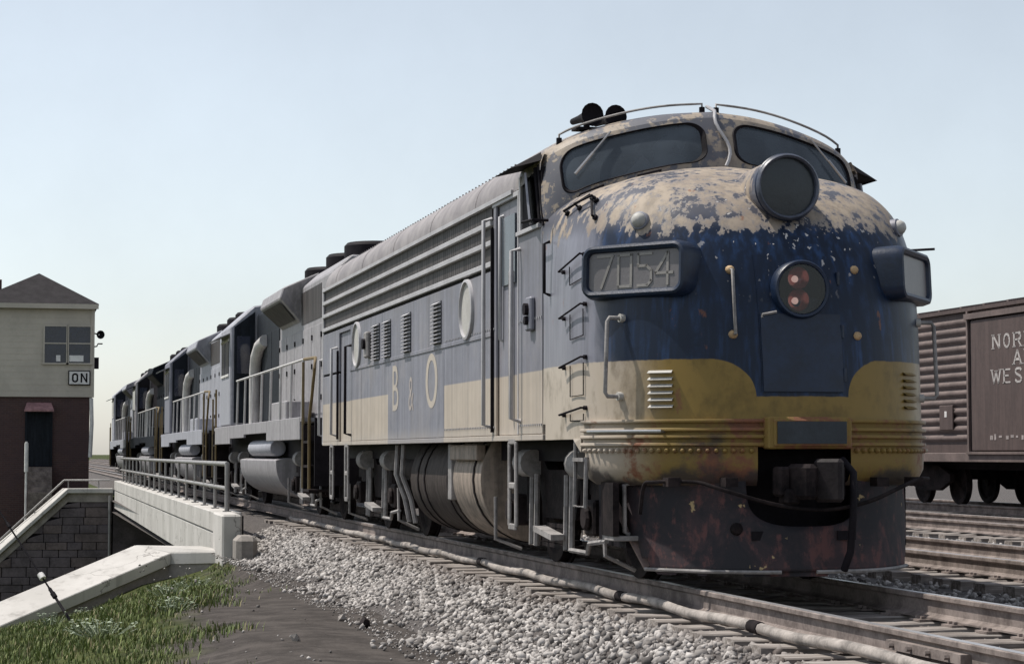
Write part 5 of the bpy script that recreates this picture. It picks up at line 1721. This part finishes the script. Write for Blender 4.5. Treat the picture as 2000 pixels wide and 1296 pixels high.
# tanks between the trucks
def tank(y0, y1, x, r, zc, matn, root, name='fuel_tank', n=28, straps=()):
    mb = MB(); mb.lathe([(.0, 0), (r * .9, 0), (r, .03), (r, y1 - y0 - .03), (r * .9, y1 - y0), (0, y1 - y0)], (x, y0, zc), (0, 1, 0), n)
    t = mb.build(name, matn, root, 35)
    for s_ in straps:
        mb = MB(); mb.lathe([(r + .004, -.03), (r + .012, -.03), (r + .012, .03), (r + .004, .03)], (x, s_, zc), (0, 1, 0), n); mb.build('strap', 'grime', t, 35)
    return t
tank(4.95, 6.35, -.72, .64, .78, 'tank', loco, 'water_tank', 32, (5.3,))
tank(6.45, 8.9, -.74, .60, .75, 'tankbrown', loco, 'fuel_tank', 32, (6.7, 8.0, 8.4))
mb = MB(); mb.box(-1.40, -1.30, 5.0, 6.3, .98, 1.14); mb.build('tank_apron', 'tank', loco, None, .01)
mb = MB(); mb.box(-1.37, -1.30, 6.38, 6.55, .55, 1.15); mb.build('tank_bracket', 'dusty_lit', loco, None, .01)
for yy in (9.1, 9.5):
    mb = MB(); mb.tube([(-1.38, yy, 1.15), (-1.40, yy, .80), (-1.30, yy - .06, .5), (-1.25, yy - .1, .22)], .03, 6); mb.build('drain_pipe', 'dusty_lit', loco, 50)
for y0, y1 in ((9.2, 10.3),):
    tank(y0, y1, -1.0, .18, .86, 'grime', loco, 'air_reservoir', 16)
mb = MB(); mb.box(-1.15, 1.15, .9, 14.9, .98, 1.19); mb.build('underframe', 'dark', loco)
mb = MB(); mb.box(-.12, .12, 14.9, 15.75, .74, .95); mb.build('coupler', 'grime', loco, None, .02)

# ------------------------------------------------------------------ hood locomotives behind
def hood_unit(Y0, body, cabm, hoodm, label):
    """built from Y0 (porch next to the unit ahead) backwards 17.3 m"""
    y = lambda d: Y0 + d
    root = thing('hood_locomotive', (0, Y0 + 8.6, 0), label, 'locomotive', 'hood locomotives coupled behind the cab unit')
    # frame and walkway
    mb = MB(); mb.box(-1.12, 1.12, y(.5), y(16.9), .98, 1.5); mb.build('frame', 'dark', root)
    mb = MB(); mb.box(-1.52, 1.52, y(1.5), y(16.2), 1.56, 1.62); mb.build('walkway', body, root)
    for sx in (-1, 1):
        xa, xb = sorted((sx * 1.53, sx * 1.48))
        for y0, y1, z0 in ((1.6, 4.1, 1.27), (4.1, 6.1, 1.27), (6.1, 9.9, 1.42), (9.9, 12.6, 1.36), (12.6, 15.9, 1.25)):
            mb = MB(); mb.box(xa, xb, y(y0) + .006, y(y1) - .006, z0, 1.63); mb.build('sill_panel', body, root, None, .008)
        mb = MB(); mb.box(*sorted((sx * 1.46, sx * 1.05)), y(3.9), y(6.0), 1.62, 1.95); mb.build('battery_box', body, root, None, .02)
        # steps at both ends
        for yy in (1.05, 16.35):
            mb = MB()
            for q in range(3):
                mb.box(*sorted((sx * 1.50, sx * 1.15)), y(yy) - .32, y(yy) + .32, .45 + .38 * q, .49 + .38 * q)
            mb.box(*sorted((sx * 1.50, sx * 1.14)), y(yy) + .32, y(yy) + .35, .42, 1.5)
            mb.build('step_well', 'grime', root)
        # yellow stanchions and handrail loops at the ends
        mb = MB()
        mb.tube([(sx * 1.50, y(.70), .5), (sx * 1.50, y(.70), 1.6), (sx * 1.50, y(.45), 1.9), (sx * 1.50, y(.15), 2.35), (sx * 1.46, y(.35), 2.52), (sx * 1.46, y(1.6), 2.55)], .026, 6)
        mb.tube([(sx * 1.50, y(1.42), .5), (sx * 1.50, y(1.42), 2.5)], .024, 6)
        mb.tube([(sx * 1.50, y(16.0), .5), (sx * 1.50, y(16.0), 2.5)], .024, 6)
        mb.tube([(sx * 1.50, y(16.75), .5), (sx * 1.50, y(16.75), 2.3)], .024, 6)
        mb.build('end_handrail', 'yellow', root, 50)
        # side handrail on stanchions
        mb = MB(); mb.tube([(sx * 1.46, y(1.6), 2.55), (sx * 1.46, y(11.9), 2.55)], .022, 6); mb.build('handrail', 'duct', root, 50)
        for q in range(8):
            mb = MB(); yy = y(1.7 + q * 1.42); mb.cyl((sx * 1.48, yy, 1.62), (sx * 1.46, yy, 2.55), .024, 6); mb.build('stanchion', 'duct', root)
    # long hood: radiator end first
    mb = MB(); mb.prism([(-.95, y(1.9), 1.62), (.95, y(1.9), 1.62), (.95, y(1.9), 4.02), (.66, y(1.9), 4.28), (-.66, y(1.9), 4.28), (-.95, y(1.9), 4.02)], (0, 6.9, 0)); mb.build('long_hood', body, root, None, .03)
    mb = MB(); mb.prism([(-.93, y(8.81), 1.62), (.93, y(8.81), 1.62), (.93, y(8.81), 4.00), (.64, y(8.81), 4.26), (-.64, y(8.81), 4.26), (-.93, y(8.81), 4.00)], (0, 4.1, 0)); mb.build('engine_hood', hoodm, root, None, .03)
    for sx in (-1, 1):
        # radiator intake and hood doors
        mb = MB(); mb.box(*sorted((sx * .956, sx * .94)), y(3.2), y(5.7), 3.34, 4.02 - .1); mb.build('radiator_screen', 'grille', root)
        for q in range(6):
            yy = 2.1 + q * 1.12
            mb = MB(); mb.box(*sorted((sx * .965, sx * .945)), y(yy) + .02, y(yy + 1.1), 1.72, 3.24); d_ = mb.build('hood_door', body, root, None, .008)
            mb = MB()
            for zz in (1.95, 2.5, 3.0):
                mb.box(*sorted((sx * .985, sx * .966)), y(yy) + .96, y(yy) + 1.04, zz, zz + .09)
            mb.build('latch', 'dark', d_)
        for q in range(3):
            yy = 8.95 + q * 1.27
            mb = MB(); mb.box(*sorted((sx * .945, sx * .925)), y(yy) + .02, y(yy + 1.24), 1.72, 3.5); mb.build('hood_door', hoodm, root, None, .008)
        # flared radiator wing
        mb = MB()
        y0, y1 = y(5.6), y(8.7)
        mb.add([(sx * .96, y0 + .25, 3.42), (sx * 1.36, y0, 3.82), (sx * 1.30, y0, 4.02), (sx * .66, y0, 4.30), (sx * .96, y1 - .25, 3.42), (sx * 1.36, y1, 3.82), (sx * 1.30, y1, 4.02), (sx * .66, y1, 4.30)],
               [(0, 1, 2, 3), (7, 6, 5, 4), (0, 4, 5, 1), (1, 5, 6, 2), (2, 6, 7, 3)])
        w_ = mb.build('radiator_wing', body, root, None, .02)
        mb = MB(); mb.add([(sx * 1.02, y0 + .4, 3.47), (sx * 1.32, y0 + .2, 3.775), (sx * 1.32, y1 - .2, 3.775), (sx * 1.02, y1 - .4, 3.47)], [(0, 1, 2, 3)])  # dark sheet paints the shade beneath the wing
        for v_ in range(len(mb.v)):
            mb.v[v_] = (mb.v[v_][0] + sx * .012, mb.v[v_][1], mb.v[v_][2] - .012)
        mb.build('wing_shade', 'grille', w_)
        # white blower duct on the hood flank
        mb = MB(); mb.tube([(sx * 1.06, y(12.1), 1.64), (sx * 1.06, y(12.1), 2.75), (sx * 1.06, y(11.9), 3.05), (sx * 1.03, y(11.5), 3.28), (sx * .98, y(11.0), 3.36)], .125, 10); mb.build('blower_duct', 'duct', root, 50)
        # cab; shade on its near end wall put in as a dark panel
    mb = MB(); mb.prism([(-1.5, y(12.9), 1.64), (1.5, y(12.9), 1.64), (1.5, y(12.9), 3.80), (1.0, y(12.9), 4.20), (.0, y(12.9), 4.38), (-1.0, y(12.9), 4.20), (-1.5, y(12.9), 3.75)], (0, 2.05, 0)); cb = mb.build('cab', cabm, root, None, .03)
    mb = MB(); mb.prism([(-1.42, y(12.87), 1.70), (-.98, y(12.87), 1.70), (-.98, y(12.87), 4.08), (-1.0, y(12.87), 4.06), (-1.42, y(12.87), 3.74)], (0, .02, 0)); mb.build('cab_end_shade', hoodm, cb)  # dark colour stands for shade on this wall
    mb = MB(); mb.box(-1.36, -1.08, y(12.855), y(12.868), 2.75, 3.55); mb.build('end_window', 'paneblue', cb)
    for sx in (-1, 1):
        for y0, y1 in ((13.15, 13.85), (14.0, 14.7)):
            mb = MB(); mb.box(*sorted((sx * 1.495, sx * 1.512)), y(y0), y(y1), 2.75, 3.45); w_ = mb.build('cab_window', 'paneblue', cb)
            mb = MB(); mb.box(*sorted((sx * 1.50, sx * 1.525)), y(y0) - .04, y(y1) + .04, 3.45, 3.50); mb.box(*sorted((sx * 1.50, sx * 1.525)), y(y0) - .04, y(y1) + .04, 2.70, 2.75); mb.build('window_frame', 'white', w_)
        mb = MB(); mb.add([(sx * 1.5, y(13.0), 3.62), (sx * 1.78, y(13.0), 3.50), (sx * 1.78, y(14.9), 3.50), (sx * 1.5, y(14.9), 3.62)], [(0, 1, 2, 3)])
        a_ = mb.build('awning', body, cb); m_ = a_.modifiers.new('thick', 'SOLIDIFY'); m_.thickness = .02
    mb = MB(); mb.prism([(-.9, y(14.97), 1.62), (.9, y(14.97), 1.62), (.9, y(14.97), 2.9), (.6, y(14.97), 3.1), (-.6, y(14.97), 3.1), (-.9, y(14.97), 2.9)], (0, 1.2, 0)); mb.build('short_hood', body, root, None, .03)
    # roof fans, stack, bell
    for yy, r_ in ((3.3, .56), (5.4, .56), (8.2, .56)):
        mb = MB(); mb.lathe([(.0, .34), (r_ * .9, .34), (r_, .28), (r_, -.02)], (0, y(yy), 4.27), (0, 0, 1), 20); mb.build('roof_fan', 'dark', root, 40)
    for yy in (9.5, 10.6, 11.8):
        mb = MB(); mb.box(-.4, .4, y(yy), y(yy) + .6, 4.24, 4.50); mb.build('exhaust_hatch', 'dark', root, None, .02)
    # fuel tank, air tank, trucks
    mb = MB(); mb.prism([(math.copysign(abs(math.cos(t_)) ** .55, math.cos(t_)) * 1.46, y(5.2), .92 + .72 * math.copysign(abs(math.sin(t_)) ** .8, math.sin(t_)) if math.sin(t_) < 0 else .92 + .06 * math.sin(t_)) for t_ in [2 * math.pi * i_ / 48 for i_ in range(48)]], (0, 5.9, 0)); mb.build('fuel_tank', 'warmgrey', root, 30)
    for sx in (-1, 1):
        tank(y(6.2), y(9.8), sx * 1.30, .155, 1.15, 'palegrey', root, 'air_reservoir', 16)
    truck(y(3.0), root); truck(y(13.8), root)
    for yy, s_ in ((-.35, 1), (16.9, 1)):
        mb = MB(); mb.box(-.12, .12, y(yy), y(yy) + .85, .74, .95); mb.build('coupler', 'grime', root, None, .02)
    mb = MB(); mb.box(-1.45, 1.45, y(.45), y(.5), .55, 1.6); mb.box(-1.45, 1.45, y(16.9), y(16.95), .55, 1.6); mb.build('end_plate', 'dark', root)
    return root
U0, UL = 15.75, 17.75
hood_unit(U0, 'warmgrey', 'palegrey', 'hooddark', 'grey hood locomotive coupled directly behind the rounded nose cab locomotive')
hood_unit(U0 + UL, 'palegrey', 'greyblue', 'hooddark', 'second hood locomotive behind the cab unit, pale with bluish cab, beside the bridge railing')
hood_unit(U0 + 2 * UL, 'hooddark', 'warmgrey', 'dark', 'third hood locomotive behind the cab unit, mostly dark painted')
hood_unit(U0 + 3 * UL, 'palegrey', 'palegrey', 'hooddark', 'farthest hood locomotive of the train, pale, half hidden by the signal tower')

# ------------------------------------------------------------------ boxcar on the right
BXX = 12.4
bc = thing('boxcar', (13.9, 20.8, 0), 'brown ribbed boxcar with white lettering on its door, right of the locomotive', 'boxcar')
yA, yB = 14.3, 27.2
mb = MB(); mb.box(BXX + .05, 15.35, yA, yB, 1.0, 3.86); mb.build('body', 'boxcar', bc)
mb = MB(); mb.prism([(BXX - .03, yA - .05, 3.86), (15.43, yA - .05, 3.86), (15.43, yA - .05, 3.93), (13.9, yA - .05, 4.16), (BXX - .03, yA - .05, 3.93)], (0, yB - yA + .1, 0)); rf = mb.build('roof', 'boxcar', bc)
yy = yA
while yy < yB:
    mb = MB(); mb.prism([(BXX - .03, yy, 3.935), (13.9, yy, 4.165), (13.9, yy, 4.20), (BXX - .03, yy, 3.97)], (0, .08, 0)); mb.build('roof_rib', 'boxrib', rf); yy += 1.0
# horizontally ribbed side panels left of the door
DL, DR = 22.05, 17.6
for i in range(14):
    z = 1.28 + i * .178
    mb = MB(); P = []
    for yv, s_ in ((DL + .10, .0), (DL + .22, 1), (yB - .25, 1), (yB - .1, 0)):
        P.append([(BXX + .052, yv, z), (BXX + .05 - .035 * s_, yv, z + .035), (BXX + .05 - .06 * s_, yv, z + .075), (BXX + .05 - .035 * s_, yv, z + .115), (BXX + .052, yv, z + .15)])
    mb.grid(P); mb.build('side_rib', 'boxrib', bc, 60)
mb = MB(); mb.box(BXX - .02, BXX + .06, yA, yB, .88, 1.06); mb.build('side_sill', 'boxrib', bc, None, .01)
mb = MB(); mb.box(BXX - .03, BXX + .06, DL, DL + .07, 1.03, 3.86); mb.build('door_post', 'boxrib', bc)
mb = MB(); mb.box(BXX + .02, BXX + .055, DL - .16, DL, 1.03, 3.80); mb.build('door_gap', 'dark', bc)
mb = MB(); mb.box(BXX - .05, BXX + .045, DR, DL - .17, 1.10, 3.66); dr = mb.build('door', 'boxcar', bc, None, .015)
mb = MB(); mb.box(BXX - .09, BXX + .05, DR - 2.4, DL + .05, 3.69, 3.80); mb.build('door_track', 'boxrib', bc)
mb = MB(); mb.box(BXX - .07, BXX + .05, DR - 2.4, DL + .05, 1.035, 1.085); mb.build('door_track', 'boxrib', bc)
mb = MB(); mb.box(BXX - .04, BXX - .005, 22.75, 23.35, 1.52, 2.02); pl = mb.build('placard', 'boxcar', bc, None, .01)
mb = MB(); mb.box(BXX - .046, BXX - .041, 23.0, 23.1, 1.78, 1.9); mb.build('paper', 'white', pl)
# lettering: serif capitals
def serif(body, yc, zc, h, sp):
    L = {'N': [((-.30, 0), (-.30, 1)), ((-.30, 1), (.30, 0)), ((.30, 0), (.30, 1))], 'O': None, 'R': [((-.30, 0), (-.30, 1)), ((-.30, .98), (.12, .98)), ((.12, .98), (.28, .86)), ((.28, .86), (.28, .62)), ((.28, .62), (.12, .50)), ((.12, .50), (-.30, .50)), ((.02, .50), (.32, 0))],
         'F': [((-.28, 0), (-.28, 1)), ((-.28, .97), (.30, .97)), ((-.28, .52), (.16, .52))], 'L': [((-.28, 0), (-.28, 1)), ((-.28, .03), (.30, .03))], 'K': [((-.30, 0), (-.30, 1)), ((-.28, .42), (.30, 1)), ((-.1, .55), (.32, 0))],
         'A': [((-.34, 0), (0, 1)), ((0, 1), (.34, 0)), ((-.2, .34), (.2, .34))], 'D': [((-.30, 0), (-.30, 1)), ((-.30, .97), (.08, .97)), ((.08, .97), (.30, .75)), ((.30, .75), (.30, .25)), ((.30, .25), (.08, .03)), ((.08, .03), (-.30, .03))],
         'W': [((-.40, 1), (-.2, 0)), ((-.2, 0), (0, .9)), ((0, .9), (.2, 0)), ((.2, 0), (.40, 1))], 'E': [((-.28, 0), (-.28, 1)), ((-.28, .97), (.30, .97)), ((-.28, .52), (.14, .52)), ((-.28, .03), (.30, .03))],
         'S': [((.26, .84), (.14, .98)), ((.14, .98), (-.14, .98)), ((-.14, .98), (-.27, .84)), ((-.27, .84), (-.2, .62)), ((-.2, .62), (.2, .4)), ((.2, .4), (.28, .18)), ((.28, .18), (.14, .02)), ((.14, .02), (-.14, .02)), ((-.14, .02), (-.28, .18))],
         'T': [((0, 0), (0, 1)), ((-.32, .97), (.32, .97))]}
    L['O'] = [((.26 * math.cos(t), .5 + .48 * math.sin(t)), (.26 * math.cos(t + .63), .5 + .48 * math.sin(t + .63))) for t in [i * .6283 for i in range(10)]]
    serifs = {'N': [(-.30, 0), (-.30, 1), (.30, 1)], 'R': [(-.30, 0), (-.30, 1), (.32, 0)], 'F': [(-.28, 0), (-.28, 1)], 'A': [(-.34, 0), (.34, 0)], 'W': [(-.40, 1), (.40, 1), (0, .92)], 'E': [(-.28, 0), (-.28, 1)], 'T': [(0, 0)], 'K': [(-.30, 0), (-.30, 1), (.3, 1), (.32, 0)], 'L': [(-.28, 0), (-.28, 1)], 'D': [(-.30, 0), (-.30, 1)]}
    mb = MB(); n = len(body)
    for i, c in enumerate(body):
        u0 = (i - (n - 1) / 2) * sp
        T = lambda p: (BXX - .054, yc - (u0 + p[0] * h * 1.7), zc + (p[1] - .5) * h)
        for a, b in L[c]:
            th = .22 * h if abs(a[0] - b[0]) < .18 or c in 'NOSW' and False else .12 * h
            if c == 'O' or c == 'S': th = .17 * h
            if c in 'NWA' and abs(a[0] - b[0]) > .15: th = .18 * h
            mb.bar(T(a), T(b), th, .006, (1, 0, 0))
        for p in serifs.get(c, []):
            mb.bar(T((p[0] - .14, p[1])), T((p[0] + .14, p[1])), .07 * h, .006, (1, 0, 0))
    return mb.build('letter', 'letter', dr)
serif('NORFOLK', 19.49, 3.19, .26, .43); serif('AND', 19.49, 2.86, .26, .44); serif('WESTERN', 19.45, 2.52, .26, .45)
# faded white stencil patch low on the door
mb = MB()
for q in range(7):
    yy = 21.1 - q * .22 + random.uniform(-.05, .05); mb.box(BXX - .056, BXX - .051, yy - random.uniform(.05, .1), yy + .03, 1.30 + random.uniform(0, .05), 1.38 + random.uniform(0, .05))
mb.build('stencil_mark', simple('faint_stencil', (0.30, 0.26, 0.25, 1), .8, var=.3, scale=12), dr)
mb = MB(); mb.box(13.0, 14.8, yA, yB, .72, 1.0); mb.build('underframe', 'dark', bc)
def freight_truck(yc, root):
    fm = MB()
    for sx in (-1, 1):
        fm.prism([(13.9 + sx * .98, yc + a, b) for a, b in ((-1.05, .48), (-1.05, .62), (-.5, .80), (.5, .80), (1.05, .62), (1.05, .48), (.5, .28), (-.5, .28))], (sx * .1, 0, 0))
    fm.box(13.0, 14.8, yc - .2, yc + .2, .5, .78)
    tr = fm.build('truck_frame', 'grime', root)
    for sx in (-1, 1):
        for dy in (-.85, .85):
            inst('wheel', WH, (13.9 + sx * .755, yc + dy, .42), tr, (0, 0, 0 if sx > 0 else math.pi), (.83, .83, .83))
freight_truck(24.9, bc); freight_truck(16.6, bc)
mb = MB(); mb.tube([(BXX - .02, 26.9, 1.1), (BXX - .10, 26.9, 1.1), (BXX - .10, 26.9, .45), (BXX - .10, 26.5, .45), (BXX - .10, 26.5, 1.0)], .02, 6); mb.build('stirrup_step', 'boxrib', bc)
